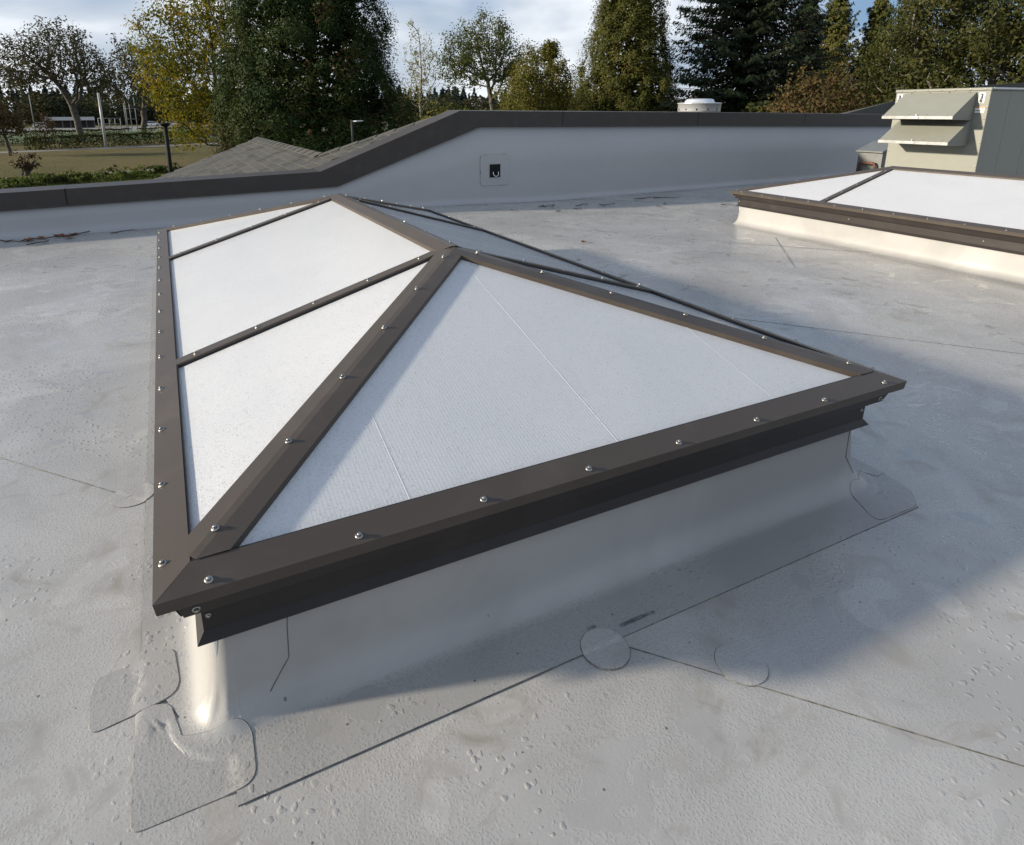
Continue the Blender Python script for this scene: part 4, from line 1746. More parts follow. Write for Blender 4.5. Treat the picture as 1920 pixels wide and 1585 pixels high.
def tuft_conifer(name, az, d, H, profile, seed, leafmat, barkmat, label, group, spacing=0.8, per=70, leaf=0.30, tuft=0.75, z0=0.3, aspect=0.32, core=6000, trunk_r=0.5, brown=0.0):
    """giant-sequoia-like crown made of dense rounded tufts on a surface of revolution"""
    rg = R_(seed)
    root = empty(name, polar(az, d))
    tag(root, label, 'tree', group)
    bm = bmesh.new()
    add_tube(bm, [(0, 0, -0.1), (0, 0, H * 0.3), (0.05, 0, H * 0.7), (0, 0, H * 0.97)], [trunk_r, trunk_r * 0.7, trunk_r * 0.35, 0.04], 9)
    zs = np.linspace(z0, H * 0.97, 400)
    rs = np.array([profile(z / H) for z in zs])
    area = np.cumsum(2 * math.pi * np.maximum(rs, 0.15)) * (zs[1] - zs[0])
    n = int(area[-1] / spacing ** 2)
    u = (np.arange(n) + 0.5) / n * area[-1]
    z = np.interp(u, area, zs)
    th = np.arange(n) * 2.399963 + rg.normal(size=n) * 0.25
    r = np.interp(z, zs, rs) * (0.80 + 0.24 * rg.random(n)) * (1 + 0.10 * np.sin(3 * th + z * 0.9) + 0.09 * np.sin(5 * th - z * 1.7))
    z = z + rg.normal(size=n) * 0.25
    cen = np.stack([r * np.cos(th), r * np.sin(th), z], 1)
    outd = np.stack([np.cos(th), np.sin(th), np.full(n, 0.45)], 1)
    ts = tuft * (0.65 + 0.7 * rg.random(n))
    keep = rg.random(n) > 0.05
    cen, outd, ts, th = cen[keep], outd[keep], ts[keep], th[keep]
    # limbs reaching the tufts
    for i in range(0, len(cen), 6):
        a = Vector((0, 0, max(0.2, cen[i][2] - 0.9)))
        add_tube(bm, [a, Vector(cen[i]) * 0.55 + a * 0.45 + Vector((0, 0, -0.2)), Vector(cen[i])], [0.09, 0.06, 0.025], 5, cap=False)
    bm_obj('trunk', bm, barkmat, root)
    m = len(cen)
    off = rg.normal(size=(m, per, 3))
    off /= np.linalg.norm(off, axis=2)[:, :, None]
    off *= (rg.random((m, per, 1)) ** 0.45)
    # flatten below: tufts are domes opening outwards and up
    dot = np.sum(off * outd[:, None, :], axis=2, keepdims=True)
    off = off + outd[:, None, :] * np.maximum(0, -dot) * 0.7
    C = cen[:, None, :] + off * ts[:, None, None]
    dirs = off * 0.9 + outd[:, None, :] * 0.5
    C, dirs = C.reshape(-1, 3), dirs.reshape(-1, 3)
    tint = np.clip(np.repeat(rg.random(m), per) * 0.6 + 0.4 * rg.random(len(C)), 0, 1)
    if brown:
        tint = np.where(np.repeat(rg.random(m) < brown, per) & (rg.random(len(C)) < 0.5), 1.0, tint * 0.9)
    LV, LF = leaf_quads(rg, C, leaf, aspect=aspect, dirs=dirs + rg.normal(size=dirs.shape) * 0.5, dvar=0.35, ndir=(off + outd[:, None, :] * 0.35 + np.array([0, 0, 0.15])).reshape(-1, 3), nvar=0.5)
    # inner foliage that closes the view through the crown
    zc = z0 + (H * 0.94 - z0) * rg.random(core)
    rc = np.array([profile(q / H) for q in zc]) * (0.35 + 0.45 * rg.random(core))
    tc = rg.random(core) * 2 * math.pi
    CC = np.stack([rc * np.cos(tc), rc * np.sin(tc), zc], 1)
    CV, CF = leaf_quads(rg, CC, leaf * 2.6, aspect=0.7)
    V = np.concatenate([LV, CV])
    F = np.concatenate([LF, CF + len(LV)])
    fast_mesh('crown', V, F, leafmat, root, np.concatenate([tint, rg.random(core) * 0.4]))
    return root


def spray_conifer(name, az, d, H, rmax, seed, leafmat, barkmat, label, group, whorls=46, per=7, dens=46, leaf=0.34, droop=0.28, z0=0.8, power=0.8, upturn=0.15, trunk_r=0.35, lat=0.5, gap=0.0):
    """fir / cedar: whorls of drooping boughs carrying flat sprays"""
    rg = R_(seed)
    root = empty(name, polar(az, d))
    tag(root, label, 'tree', group)
    bm = bmesh.new()
    add_tube(bm, [(0, 0, -0.1), (0.04, 0, H * 0.4), (0, 0.03, H * 0.75), (0, 0, H)], [trunk_r, trunk_r * 0.65, trunk_r * 0.3, 0.02], 8)
    Cs, Ds, Ts = [], [], []
    for w in range(whorls):
        f = (w + rg.random() * 0.6) / whorls
        z = z0 + (H - z0) * f
        R_w = rmax * max(0.03, (1 - f)) ** power * (0.82 + 0.36 * rg.random())
        for k in range(per):
            if rg.random() < gap:
                continue
            th = 2 * math.pi * (k + rg.random() * 0.7) / per + w * 0.9
            ln = R_w * (0.72 + 0.42 * rg.random())
            n = max(8, int(dens * (0.35 + ln / rmax)))
            s = rg.random(n) ** 0.6
            out = np.array([math.cos(th), math.sin(th), 0])
            side = np.array([-out[1], out[0], 0])
            zz = z - droop * ln * s + upturn * ln * s ** 3
            wdt = lat * (1 - s * 0.65) * min(1.0, 0.35 + ln / rmax)
            lo = rg.normal(size=n) * wdt * 0.55
            p = out * (ln * s)[:, None] + side * lo[:, None] + np.stack([np.zeros(n), np.zeros(n), zz - np.abs(lo) * 0.35 - rg.random(n) * 0.22], 1)
            Cs.append(p)
            dd = out * 0.8 + side * np.sign(lo)[:, None] * 0.5 + np.array([0, 0, -0.35])
            Ds.append(dd)
            Ts.append(np.clip(rg.random() * 0.55 + 0.45 * rg.random(n), 0, 1))
            if k % 2 == 0:
                add_tube(bm, [(0, 0, z), tuple(out * ln * 0.5 + np.array([0, 0, z - droop * ln * 0.5])), tuple(out * ln * 0.95 + np.array([0, 0, z - droop * ln + upturn * ln]))],
                         [0.05, 0.03, 0.01], 4, cap=False)
    bm_obj('trunk', bm, barkmat, root)
    C, D_, T = np.concatenate(Cs), np.concatenate(Ds), np.concatenate(Ts)
    ND = C * np.array([1, 1, 0]) / (np.linalg.norm(C[:, :2], axis=1)[:, None] + 1e-6) * 0.7 + np.array([0, 0, 0.6])
    LV, LF = leaf_quads(rg, C, leaf, aspect=0.42, dirs=D_, dvar=0.4, ndir=ND, nvar=0.6)
    fast_mesh('crown', LV, LF, leafmat, root, T)
    return root


def bush(name, az, d, blobs, seed, leafmat, barkmat, label, group, n=2500, leaf=0.3, cat='shrub', stems=7, z_off=0.0):
    """rounded shrub: leaves spread through several lobes, on a few stems"""
    rg = R_(seed)
    root = empty(name, polar(az, d, GZ + z_off))
    tag(root, label, cat, group)
    bm = bmesh.new()
    for i in range(stems):
        c, r = blobs[i % len(blobs)]
        e = np.array(c) + rg.normal(size=3) * np.array(r) * 0.35
        add_tube(bm, [(rg.normal() * 0.12, rg.normal() * 0.12, -0.05), tuple(e * np.array([0.5, 0.5, 0.55])), tuple(e)], [0.07, 0.045, 0.012], 5, cap=False)
    bm_obj('stems', bm, barkmat, root)
    Cs, Ts = [], []
    vol = np.array([r[0] * r[1] * r[2] for _, r in blobs]) ** (2 / 3)
    for (c, r), k in zip(blobs, (n * vol / vol.sum()).astype(int)):
        sub = max(6, k // 26)
        sc = rg.normal(size=(sub, 3))
        sc /= np.linalg.norm(sc, axis=1)[:, None]
        sc *= (0.45 + 0.6 * rg.random(sub))[:, None]
        sc = np.array(c) + sc * np.array(r)
        which = rg.integers(0, sub, k)
        p = sc[which] + rg.normal(size=(k, 3)) * np.array(r) * 0.13
        Cs.append(p)
        Ts.append(np.clip(rg.random(sub)[which] * 0.6 + rg.random(k) * 0.4, 0, 1))
    C, T = np.concatenate(Cs), np.concatenate(Ts)
    ok = C[:, 2] > 0.02
    cc = np.mean([c for c, _ in blobs], axis=0)
    LV, LF = leaf_quads(rg, C[ok], leaf, ndir=(C[ok] - cc) + np.array([0, 0, 0.3]), nvar=0.8)
    fast_mesh('foliage', LV, LF, leafmat, root, T[ok])
    return root


LF = {
    'oak_far': mat_leaf('leaf_oak_far', [(0.035, 0.040, 0.018), (0.060, 0.058, 0.028), (0.085, 0.062, 0.030)], 0.25),
    'oak_mid': mat_leaf('leaf_oak_mid', [(0.040, 0.065, 0.018), (0.075, 0.095, 0.028), (0.115, 0.105, 0.035)], 0.35),
    'maple': mat_leaf('leaf_maple', [(0.050, 0.085, 0.016), (0.110, 0.130, 0.020), (0.20, 0.165, 0.020), (0.28, 0.165, 0.018)], 0.45),
    'sequoia': mat_leaf('leaf_sequoia', [(0.012, 0.024, 0.009), (0.022, 0.040, 0.012), (0.040, 0.058, 0.016), (0.08, 0.040, 0.018)], 0.08),
    'birch': mat_leaf('leaf_birch', [(0.19, 0.20, 0.07), (0.25, 0.24, 0.09)], 0.4),
    'gold': mat_leaf('leaf_gold', [(0.070, 0.085, 0.020), (0.120, 0.120, 0.028), (0.19, 0.145, 0.040)], 0.35),
    'cedar': mat_leaf('leaf_cedar', [(0.050, 0.062, 0.018), (0.085, 0.088, 0.024), (0.13, 0.11, 0.035)], 0.2),
    'fir': mat_leaf('leaf_fir', [(0.014, 0.024, 0.012), (0.027, 0.039, 0.019), (0.050, 0.060, 0.034)], 0.1),
    'red': mat_leaf('leaf_red', [(0.050, 0.056, 0.020), (0.085, 0.068, 0.028), (0.125, 0.062, 0.030)], 0.3),
    'olive': mat_leaf('leaf_olive', [(0.028, 0.038, 0.012), (0.050, 0.056, 0.017), (0.080, 0.070, 0.026)], 0.25),
    'hedge': mat_leaf('leaf_hedge', [(0.026, 0.036, 0.012), (0.050, 0.062, 0.018), (0.08, 0.062, 0.025)], 0.15),
    'green': mat_leaf('leaf_green', [(0.045, 0.075, 0.020), (0.085, 0.115, 0.030), (0.13, 0.14, 0.04)], 0.3),
    'far': mat_leaf('leaf_far', [(0.026, 0.034, 0.020), (0.044, 0.050, 0.026), (0.075, 0.055, 0.03)], 0.2),
    'hill': mat_leaf('leaf_hill', [(0.024, 0.036, 0.034), (0.034, 0.048, 0.042)], 0.05),
    'brown': mat_leaf('leaf_brown', [(0.045, 0.032, 0.018), (0.075, 0.048, 0.022)], 0.2),
}
BK = {
    'oak': mat_bark('bark_oak', (0.055, 0.048, 0.040), (0.12, 0.11, 0.095)),
    'pale': mat_bark('bark_pale', (0.14, 0.125, 0.10), (0.26, 0.24, 0.20)),
    'brown': mat_bark('bark_brown', (0.045, 0.028, 0.018), (0.09, 0.055, 0.035)),
}

# ------------------------------------------------------------------ trees
GB = 'trees standing around the building'
broad_tree('oak_tree', -5.6, 104, (-1.8, 0, 8.8), (7.6, 7.0, 6.6), 2.4, 11, LF['oak_far'], BK['oak'], 'wide-crowned thinning oak with bare spreading limbs behind the hedges', GB,
           n_attr=1900, step=0.48, leaves=9, leaf=0.34, trunk_r=0.46, tip=0.028, spread=0.36, lo=0.25, zmin=-0.35)
broad_tree('oak_tree', -1.3, 117, (0.8, 0, 8.4), (6.0, 5.6, 7.0), 2.6, 12, LF['oak_far'], BK['oak'], 'thinning dark oak with forked trunk between the wide oak and the yellow maple', GB,
           n_attr=1100, step=0.55, leaves=9, leaf=0.42, trunk_r=0.45, tip=0.032, spread=0.42, lo=0.25, zmin=-0.45, lean=(0.5, 0))
broad_tree('young_tree', -10.2, 75, (-0.4, 0, 3.1), (2.5, 2.5, 1.7), 1.4, 13, LF['brown'], BK['oak'], 'small dark brown-leaved tree standing on the lawn path', GB,
           n_attr=260, step=0.3, leaves=14, leaf=0.26, trunk_r=0.16, tip=0.014, spread=0.22, lo=0.2, zmin=-0.7)
broad_tree('young_tree', -7.7, 88, (0, 0, 2.7), (1.3, 1.3, 1.5), 1.2, 14, LF['brown'], BK['oak'], 'thin young tree with a few red-brown leaves in front of the wide oak', GB,
           n_attr=120, step=0.25, leaves=9, leaf=0.20, trunk_r=0.07, tip=0.010, spread=0.18, lo=0.2, zmin=-0.7)
broad_tree('maple_tree', 4.6, 52, (-0.5, 0, 7.4), (4.6, 4.4, 6.6), 2.6, 15, LF['maple'], BK['oak'], 'yellow and green autumn maple beside the dark sequoia', GB,
           n_attr=1100, step=0.42, leaves=32, leaf=0.22, trunk_r=0.30, tip=0.018, spread=0.36, lo=0.3, zmin=-0.85)


def seq_prof(f):
    return 5.6 * min(1, (f + 0.03) / 0.10) ** 0.45 * max(0.02, 1 - max(0, f - 0.18) / 0.84) ** 0.62


tuft_conifer('sequoia_tree', 12.1, 42, 20.0, seq_prof, 21, LF['sequoia'], BK['brown'], 'massive dark green sequoia rising behind the shingle roof', GB,
             spacing=0.84, per=260, leaf=0.18, tuft=0.98, brown=0.03, core=9000)
broad_tree('birch_tree', 21.4, 70, (0, 0, 8.2), (2.0, 2.0, 5.0), 4.2, 22, LF['birch'], BK['pale'], 'slender pale birch with thin yellowish leaves beyond the parapet corner', GB,
           n_attr=520, step=0.33, leaves=8, leaf=0.19, trunk_r=0.20, tip=0.014, spread=0.20, lo=0.1, zmin=-0.9)
broad_tree('oak_tree', 27.7, 75, (-1.2, 0, 9.0), (5.4, 5.0, 5.6), 4.4, 23, LF['oak_mid'], BK['oak'], 'airy green oak between the slender birch and the golden rounded tree', GB,
           n_attr=700, step=0.48, leaves=26, leaf=0.26, trunk_r=0.30, tip=0.024, spread=0.40, lo=0.25, zmin=-0.5)
broad_tree('rounded_tree', 31.9, 60, (0, 0, 5.0), (3.9, 3.5, 4.6), 1.6, 24, LF['gold'], BK['oak'], 'rounded golden-green tree against the tall cedar', GB,
           n_attr=760, step=0.38, leaves=52, leaf=0.20, trunk_r=0.24, tip=0.016, spread=0.34, lo=0.3, zmin=-0.9)


def ced_prof(f):
    return 4.5 * min(1, (f + 0.04) / 0.10) ** 0.4 * max(0.02, 1 - max(0, f - 0.12) / 0.9) ** 0.75


tuft_conifer('cedar_tree', 39.0, 55, 19.0, ced_prof, 25, LF['cedar'], BK['brown'], 'tall olive-yellow conical conifer rising over the coping', GB,
             spacing=0.74, per=150, leaf=0.20, tuft=0.76, brown=0.05, core=5000, trunk_r=0.4)
spray_conifer('fir_tree', 48.2, 50, 19.5, 6.0, 26, LF['fir'], BK['brown'], 'dark blue-green fir behind the exhaust fan', GB,
              whorls=66, per=10, dens=96, leaf=0.30, droop=0.22, power=0.42, trunk_r=0.45, lat=0.95, z0=0.4)
spray_conifer('fir_tree', 52.3, 66, 15.0, 3.6, 27, LF['fir'], BK['brown'], 'narrower dark fir tucked behind the big blue-green fir', GB,
              whorls=46, per=8, dens=56, leaf=0.36, droop=0.18, power=0.7, trunk_r=0.3, lat=0.7)
spray_conifer('cypress_tree', 54.3, 78, 15.2, 3.3, 28, LF['cedar'], BK['brown'], 'blunt-topped conifer between the narrower dark fir and its slim twin', GB,
              whorls=40, per=8, dens=60, leaf=0.36, droop=-0.10, power=0.45, trunk_r=0.3, lat=0.8, upturn=0.3)
spray_conifer('cypress_tree', 57.0, 80, 15.4, 2.9, 29, LF['cedar'], BK['brown'], 'slim blunt conifer between its twin and the olive oaks', GB,
              whorls=40, per=8, dens=56, leaf=0.36, droop=-0.10, power=0.5, trunk_r=0.3, lat=0.8, upturn=0.3)
broad_tree('madrone_tree', 54.2, 41, (0, 0, 3.9), (3.3, 3.0, 2.5), 1.4, 30, LF['red'], BK['brown'], 'low rounded tree with reddish brown leaves behind the coping', GB,
           n_attr=520, step=0.35, leaves=20, leaf=0.19, trunk_r=0.22, tip=0.014, spread=0.28, lo=0.35, zmin=-0.9)
broad_tree('oak_tree', 64.2, 42, (-0.5, 0, 7.4), (5.6, 5.0, 5.4), 2.8, 31, LF['olive'], BK['pale'], 'big olive-brown oak with pale twisted limbs above the air unit', GB,
           n_attr=1100, step=0.40, leaves=60, leaf=0.18, trunk_r=0.30, tip=0.017, spread=0.32, lo=0.3, zmin=-0.8)
broad_tree('oak_tree', 59.6, 50, (0, 0, 5.6), (3.2, 3.0, 3.6), 2.0, 32, LF['olive'], BK['pale'], 'smaller olive oak at the left flank of the big oak', GB,
           n_attr=560, step=0.40, leaves=60, leaf=0.19, trunk_r=0.20, tip=0.017, spread=0.32, lo=0.3, zmin=-0.9)
broad_tree('oak_tree', 69.5, 46, (0, 0, 8.0), (5.0, 4.6, 5.6), 3.0, 33, LF['olive'], BK['pale'], 'olive-brown oak to the right of the big oak above the air unit', GB,
           n_attr=560, step=0.45, leaves=50, leaf=0.21, trunk_r=0.26, tip=0.018, spread=0.36, lo=0.3, zmin=-0.8)

GS = 'yellow-green shrubs behind the parapet'
for i, (az, d, h, r, lab, mk) in enumerate([
        (20.6, 66, 3.3, 2.2, 'pale green shrub at the foot of the slender birch', 'green'), (23.6, 62, 4.4, 2.6, 'bushy yellow-green shrub between birch and airy oak', 'gold'),
        (26.6, 64, 4.2, 2.8, 'bushy green shrub under the airy green oak', 'green'), (29.2, 58, 4.0, 2.2, 'golden-green shrub at the foot of the rounded tree', 'gold'),
        (34.4, 66, 5.0, 2.6, 'grey-green shrub between the rounded tree and the conical conifer', 'oak_mid'), (43.6, 60, 5.2, 2.8, 'dark shrub between the conical conifer and the fir', 'green'),
        (51.0, 44, 4.4, 2.4, 'low olive shrub beside the red-brown tree', 'olive'), (58.4, 44, 4.2, 2.6, 'olive shrub between the red-brown tree and the air unit', 'olive')]):
    bush('shrub', az, d, [((0, 0, h * 0.55), (r, r * 0.9, h * 0.5)), ((r * 0.7, 0.3, h * 0.35), (r * 0.7, r * 0.7, h * 0.36)), ((-r * 0.7, -0.2, h * 0.38), (r * 0.7, r * 0.7, h * 0.38))],
         60 + i, LF[mk], BK['oak'], lab, GS, n=5200, leaf=0.26)

# hedges clipped into rows
def hedge(name, p0, p1, hgt, wdt, seed, label, n):
    rg = R_(seed)
    p0, p1 = Vector(p0), Vector(p1)
    d = (p1 - p0)
    ln = d.length
    d.normalize()
    nn = Vector((-d.y, d.x, 0))
    root = empty(name, (p0 + p1) / 2)
    tag(root, label, 'hedge', 'clipped hedges along the path')
    u = (rg.random(n) - 0.5) * ln
    # points on the box surface
    t = rg.random(n)
    w_ = np.where(t < 0.45, (rg.random(n) - 0.5) * wdt, np.sign(rg.random(n) - 0.5) * wdt / 2)
    z = np.where(t < 0.45, hgt, rg.random(n) * hgt) + rg.normal(size=n) * 0.05 + 0.06 * np.sin(u * 1.7 + seed)
    w_ = w_ + rg.normal(size=n) * 0.05
    C = np.array(d)[None] * u[:, None] + np.array(nn)[None] * w_[:, None] + np.stack([np.zeros(n), np.zeros(n), z], 1)
    V, F = leaf_quads(rg, C, 0.22, up=0.1)
    k = np.floor(u / 1.3).astype(int)
    tint = np.clip(R_(seed + 1).random(400)[k % 400] * 0.55 + 0.45 * rg.random(n), 0, 1)
    fast_mesh('foliage', V, F, LF['hedge'], root, tint)
    bm = bmesh.new()
    i = 0
    for uu in np.arange(-ln / 2 + 0.4, ln / 2, 1.1):
        q = d * uu
        add_tube(bm, [(q.x, q.y, -0.05), (q.x + 0.05, q.y, hgt * 0.5), (q.x, q.y + 0.05, hgt * 0.85)], [0.04, 0.03, 0.01], 5, cap=False)
    bm_obj('stems', bm, BK['brown'], root)


hedge('hedge', polar(-9.0, 84.5), polar(-7.6, 86), 1.25, 1.4, 71, 'short clipped hedge beside the small brown-leaved tree', 1500)
hedge('hedge', polar(-7.3, 86), polar(1.1, 95), 1.35, 1.5, 72, 'long clipped hedge in front of the wide oak', 7000)
hedge('hedge', polar(1.5, 95.5), polar(8.0, 104), 1.35, 1.5, 73, 'clipped hedge running behind the maple and sequoia', 4500)
hedge('hedge', polar(-14, 99), polar(-2.3, 112), 1.5, 1.5, 74, 'darker second hedge behind the wide oak trunk', 8000)
hedge('hedge', polar(-1.6, 113), polar(6.5, 122), 1.5, 1.5, 75, 'darker second hedge behind the forked oak', 5000)

# low planting along the near path
for i, (az, d, r) in enumerate([(-11.5, 42.5, 1.1), (-10.2, 41.2, 1.0), (-9.0, 43.0, 1.2), (-7.6, 42.2, 0.9), (-6.4, 43.6, 1.1), (-5.0, 43.2, 1.2), (-3.8, 45.2, 0.8), (-2.7, 44.2, 1.0), (-1.3, 46.4, 1.0), (0.0, 46.8, 1.1)]):
    bush('low_shrub', az, d, [((0, 0, 0.30), (r, r * 0.8, 0.42)), ((r * 0.7, 0.2, 0.22), (r * 0.6, r * 0.6, 0.3))], 80 + i, LF['green' if i % 3 else 'hedge'], BK['brown'],
         'low mounded green shrub along the near path', 'low shrubs along the near path', n=700, leaf=0.16, stems=4)
bush('dead_shrub', -9.5, 50.5, [((0, 0, 0.95), (0.9, 0.6, 0.65)), ((0.6, 0.1, 0.8), (0.5, 0.4, 0.5))], 95, LF['brown'], BK['oak'], 'withered brown shrub standing alone on the dry lawn', 'shrubs on the lawn', n=420, leaf=0.16, stems=22)

# rough grass between path and planting
rg = R_(101)
n = 16000
azs = rg.uniform(-14, 6, n)
ds = rg.uniform(36, 48.5, n)
C = np.stack([CAM.x + ds * np.sin(np.radians(azs)), CAM.y + ds * np.cos(np.radians(azs)), np.full(n, GZ + 0.08)], 1)
V, F = leaf_quads(rg, C, 0.22, aspect=0.25, dirs=np.tile(np.array([[0, 0, 1.0]]), (n, 1)), dvar=0.45, up=0)
g = fast_mesh('grass', V, F, LF['green'], None, rg.random(n))
tag(g, 'tufts of green grass beside the near path', 'grass', kind='stuff')

# distant woods: too far to tell the trees apart
def wood(name, label, az0, az1, d0, d1, n, h0, h1, mat, seed, leaf, per, conic):
    rg = R_(seed)
    Cs, Ts = [], []
    for i in range(n):
        az = rg.uniform(az0, az1)
        d = rg.uniform(d0, d1)
        h = rg.uniform(h0, h1)
        p = np.array(polar(az, d))
        f = rg.random(per)
        r = (h * 0.22 * (1 - f) ** 0.8 if conic else h * 0.42 * np.sqrt(np.maximum(0, 1 - (2 * f - 0.95) ** 2))) * (0.5 + 0.55 * rg.random(per))
        t = rg.random(per) * 2 * math.pi
        Cs.append(p + np.stack([r * np.cos(t), r * np.sin(t), f * h], 1))
        Ts.append(np.clip(rg.random() * 0.7 + 0.3 * rg.random(per), 0, 1))
    C, T = np.concatenate(Cs), np.concatenate(Ts)
    V, F = leaf_quads(rg, C, leaf, aspect=0.7)
    return tag(fast_mesh(name, V, F, mat, None, T), label, 'wood', kind='stuff')


wood('distant_wood', 'dark belt of trees far beyond the lawn and gardens', -18, 74, 235, 300, 380, 6, 11, LF['far'], 111, 0.85, 420, False)
wood('hillside_forest', 'bluish conifer forest on the far hillside', -20, 40, 480, 640, 420, 15, 24, LF['hill'], 112, 2.2, 170, True)

# ------------------------------------------------------------------ posts and lamps
def post(name, az, d, h, r0, r1, m, label, cat='pole', group=None, head=None, dark=None):
    root = empty(name, polar(az, d))
    tag(root, label, cat, group)
    bm = bmesh.new()
    add_tube(bm, [(0, 0, -0.1), (0, 0, h * 0.5), (0, 0, h)], [r0, (r0 + r1) / 2, r1], 10)
    bm_obj('pole', bm, m, root)
    bm = bmesh.new()
    add_lathe(bm, [(r0 * 2.2, -0.02), (r0 * 2.2, 0.04), (r0 * 1.2, 0.08)], sides=12)
    bm_obj('base_plate', bm, m, root)
    return root


post('white_pole', -4.0, 84.4, 6.1, 0.15, 0.12, M['gutter'], 'plain pale pole standing at the lawn edge by the path')
pl = post('path_lamp', 0.35, 31, 3.40, 0.09, 0.08, M['black'], 'black post lamp rising behind the low parapet beside the shingle roof', 'lamp')
bm = bmesh.new()
add_lathe(bm, [(0.08, 3.38), (0.16, 3.40), (0.17, 3.46), (0.26, 3.48), (0.25, 3.52), (0.0, 3.56)], sides=20)
bm_obj('lamp_head', bm, M['black'], pl)
al = post('arm_lamp', 15.3, 36, 3.55, 0.075, 0.065, M['coping'], 'grey lamp post with a flat head on a short arm in front of the sequoia', 'lamp')
bm = bmesh.new()
dr = Vector((math.cos(rad(15.3)), -math.sin(rad(15.3)), 0))
up_ = Vector((0, 0, 1))
sd = dr.cross(up_)
a0, a1 = dr * 0.05 + up_ * 3.48, dr * 0.62 + up_ * 3.50
secs = []
for p, w_, t in ((a0, 0.05, 0.03), (a0.lerp(a1, 0.35), 0.14, 0.035), (a1, 0.12, 0.02)):
    secs.append([p - sd * w_ - up_ * t, p + sd * w_ - up_ * t, p + sd * w_ + up_ * t, p - sd * w_ + up_ * t])
add_prism(bm, secs[0], secs[1])
add_prism(bm, secs[1], secs[2])
bm_obj('lamp_head', bm, M['white_metal'], al)
for az, d, h, lab in ((-8.4, 150, 9.5, 'tall thin light pole behind the small brown-leaved tree'), (-2.3, 150, 8.0, 'thin grey pole in front of the practice cage')):
    post('light_pole', az, d, h, 0.10, 0.07, M['pole_grey'], lab, 'pole', 'light poles beyond the hedges')

# ------------------------------------------------------------------ park shelter, practice cage and parked cars far beyond the hedges
sh = empty('park_shelter', polar(-6.1, 200))
sh.scale = (0.62, 0.8, 0.85)
sh.rotation_euler = (0, 0, rad(6))
tag(sh, 'long low grey-roofed shelter beyond the wide oak', 'shelter')
bm = bmesh.new()
add_prism(bm, [(-9, -3, 2.3), (-9, 3, 2.3), (-9, 0, 3.3)], [(9, -3, 2.3), (9, 3, 2.3), (9, 0, 3.3)])
bm_obj('roof', bm, M['pole_grey'], sh)
for k in range(7):
    box_obj('post', (-8.7 + 2.9 * k - 0.1, -2.7, 0), (-8.7 + 2.9 * k + 0.1, -2.5, 2.35), M['grey_metal'], sh)
box_obj('back_wall', (-8.8, 2.3, 0), (8.8, 2.5, 2.32), M['coping'], sh)

cg = empty('practice_cage', polar(-2.9, 175))
tag(cg, 'pale-framed practice cage of tall posts and rails behind the pale pole', 'cage')
for k in range(8):
    h = 2.6 if k < 5 else 7.5
    bm = bmesh.new()
    add_tube(bm, [(-4.2 + 1.15 * k, 0, 0), (-4.2 + 1.15 * k, 0, h)], 0.09, 6)
    bm_obj('post', bm, M['pole_grey'], cg)
for z, x0, x1 in ((2.6, -4.2, 0.6), (1.3, -4.2, 0.6), (7.4, 1.5, 3.9), (4.8, 1.5, 3.9), (2.4, 1.5, 3.9)):
    bm = bmesh.new()
    add_tube(bm, [(x0, 0, z), (x1, 0, z)], 0.07, 6)
    bm_obj('rail', bm, M['pole_grey'], cg)

M['tyre'] = mat_plain('tyre', (0.02, 0.02, 0.02), 0.8)
M['car_glass'] = mat_plain('car_glass', (0.03, 0.035, 0.04), 0.1, 0.0, 0.6)


def parked_car(az, d, col, label, rz):
    root = empty('parked_car', polar(az, d))
    root.rotation_euler = (0, 0, rz)
    tag(root, label, 'car', 'cars parked beyond the hedges')
    m = mat_plain('car_paint', col, 0.25, 0.1, 0.6, 0.05)
    bm = bmesh.new()
    side = [(-2.2, 0.35), (2.2, 0.35), (2.2, 0.75), (1.25, 0.92), (0.55, 1.42), (-1.2, 1.45), (-2.0, 0.98), (-2.2, 0.9)]
    add_prism(bm, [(x, -0.87, z) for x, z in side], [(x, 0.87, z) for x, z in side])
    bm_obj('body', bm, m, root)
    win = [(-1.75, 0.98), (1.02, 0.96), (0.50, 1.35), (-1.15, 1.38)]
    bm = bmesh.new()
    add_prism(bm, [(x, -0.885, z) for x, z in win], [(x, 0.885, z) for x, z in win])
    bm_obj('windows', bm, M['car_glass'], root)
    for x in (-1.35, 1.35):
        for y in (-0.8, 0.8):
            bm = bmesh.new()
            add_lathe(bm, [(0.0, -0.11), (0.30, -0.11), (0.33, -0.06), (0.33, 0.06), (0.30, 0.11), (0.0, 0.11)], sides=14)
            bm.transform(Matrix.Translation((x, y, 0.33)) @ Matrix.Rotation(math.pi / 2, 4, 'X'))
            bm_obj('wheel', bm, M['tyre'], root)


parked_car(-7.9, 205, (0.75, 0.76, 0.78), 'white car parked at the end of the shelter', 0.1)
parked_car(0.9, 205, (0.70, 0.71, 0.72), 'pale silver car parked behind the forked oak', 0.05)
parked_car(2.4, 207, (0.62, 0.14, 0.10), 'red car parked behind the maple', 0.0)
parked_car(-0.6, 206, (0.72, 0.74, 0.78), 'white car parked right of the practice cage', 0.08)

# ------------------------------------------------------------------ leaves, twigs and puddles on the flat roof
M['dead_leaf'] = mat_plain('dead_leaf', (0.20, 0.07, 0.03), 0.7, var=0.4, scale=40)
M['twig'] = mat_plain('twig', (0.07, 0.045, 0.03), 0.8, var=0.4, scale=40)


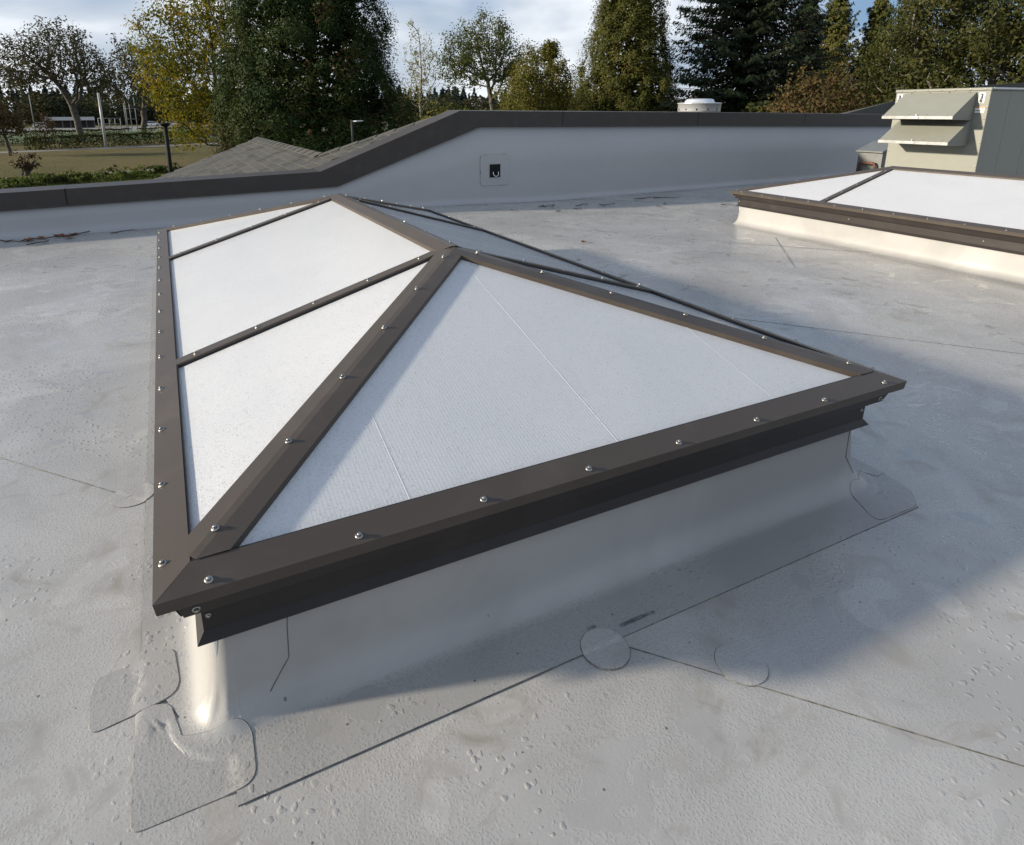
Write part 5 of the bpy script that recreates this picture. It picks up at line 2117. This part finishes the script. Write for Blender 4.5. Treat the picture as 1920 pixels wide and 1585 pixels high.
def fallen_leaf(x, y, size, rot, label, mat='dead_leaf', group='dead leaves on the flat roof'):
    rg = random.Random(int(x * 1000 + y * 77))
    out = []
    for k in range(14):
        a = 2 * math.pi * k / 14
        r = size * (0.55 + 0.45 * abs(math.cos(2.5 * a))) * rg.uniform(0.8, 1.1)
        out.append((r * math.cos(a), 0.7 * r * math.sin(a)))
    vs = [(0, 0, 0.010)] + [(px, py, 0.008 + 0.35 * abs(py) + 0.25 * abs(px) * rg.random()) for px, py in out]
    vs2 = [(a, b_, c - 0.0015) for a, b_, c in vs]
    n = len(out)
    fs = [(0, 1 + k, 1 + (k + 1) % n) for k in range(n)] + [(n + 1, n + 2 + (k + 1) % n, n + 2 + k) for k in range(n)]
    o = mesh_obj('fallen_leaf', vs + vs2, fs, M[mat])
    o.location = (x, y, roof_z(x, y) + 0.003)
    o.rotation_euler = (0.1, 0.05, rot)
    tag(o, label, 'leaf', group)


def twig(x, y, ln, rot, label, group='twigs along the parapet'):
    rg = random.Random(int(x * 913 + y * 31))
    bm = bmesh.new()
    pts = [(t * ln, 0.06 * ln * math.sin(5 * t + x), 0.006 + 0.02 * rg.random()) for t in np.linspace(-0.5, 0.5, 6)]
    add_tube(bm, pts, [0.006, 0.007, 0.006, 0.005, 0.004, 0.002], 5)
    for k in (1, 3, 4):
        s = rg.choice((-1, 1))
        add_tube(bm, [pts[k], (pts[k][0] + 0.12 * ln, pts[k][1] + s * 0.16 * ln, 0.02)], [0.004, 0.0015], 4)
    o = bm_obj('twig', bm, M['twig'])
    o.location = (x, y, roof_z(x, y) + 0.001)
    o.rotation_euler = (0, 0, rot)
    tag(o, label, 'twig', group)


fallen_leaf(4.13, 4.29, 0.055, 0.4, 'single rust-brown curled leaf lying alone between the two skylights')
for i, (x, y, r) in enumerate([(-1.06, 7.16, 0.2), (-1.22, 7.10, 1.3), (-0.92, 7.19, 2.2), (-1.32, 7.02, 0.7), (-0.95, 7.0, 1.9)]):
    fallen_leaf(x, y, 0.075, r, 'brown dead leaf in the pile at the foot of the low parapet', group='leaf pile at the low parapet')
for i, (x, y, ln, r) in enumerate([(-1.15, 7.08, 0.5, 0.15), (-0.85, 7.22, 0.4, 0.5), (-1.45, 7.03, 0.35, -0.4), (-1.2, 6.80, 0.3, 0.9), (-0.4, 7.12, 0.3, 0.3)]):
    twig(x, y, ln, r, 'thin dark twig at the foot of the low parapet', 'twigs at the low parapet')
for i, (x, y, ln, r) in enumerate([(7.4, 7.05, 0.55, -0.1), (7.7, 6.92, 0.5, -0.25), (5.35, 6.95, 0.35, 0.2), (5.9, 6.85, 0.25, 0.4), (6.3, 6.75, 0.2, -0.6), (5.6, 6.5, 0.2, 0.2), (6.9, 6.2, 0.18, 1.0), (5.2, 6.4, 0.16, 0.5), (8.0, 5.9, 0.2, -0.3)]):
    twig(x, y, ln, r, 'thin dark twig in front of the tall parapet wall', 'twigs at the tall parapet')
for i, (x, y, r) in enumerate([(5.30, 6.98, 0.4), (5.45, 6.93, 1.4), (6.05, 6.9, 2.0), (6.5, 6.8, 0.1), (4.6, 6.7, 0.8), (7.2, 6.4, 0.3)]):
    fallen_leaf(x, y, 0.045, r, 'small brown leaf in front of the tall parapet wall', group='small leaves at the tall parapet')
for i, (x, y, ln, r) in enumerate([(4.55, -0.15, 0.13, -0.4), (3.72, -0.42, 0.12, -0.35)]):
    twig(x, y, ln, r, 'thin brown pine needle on the membrane to the right of the near skylight', 'needles on the membrane')
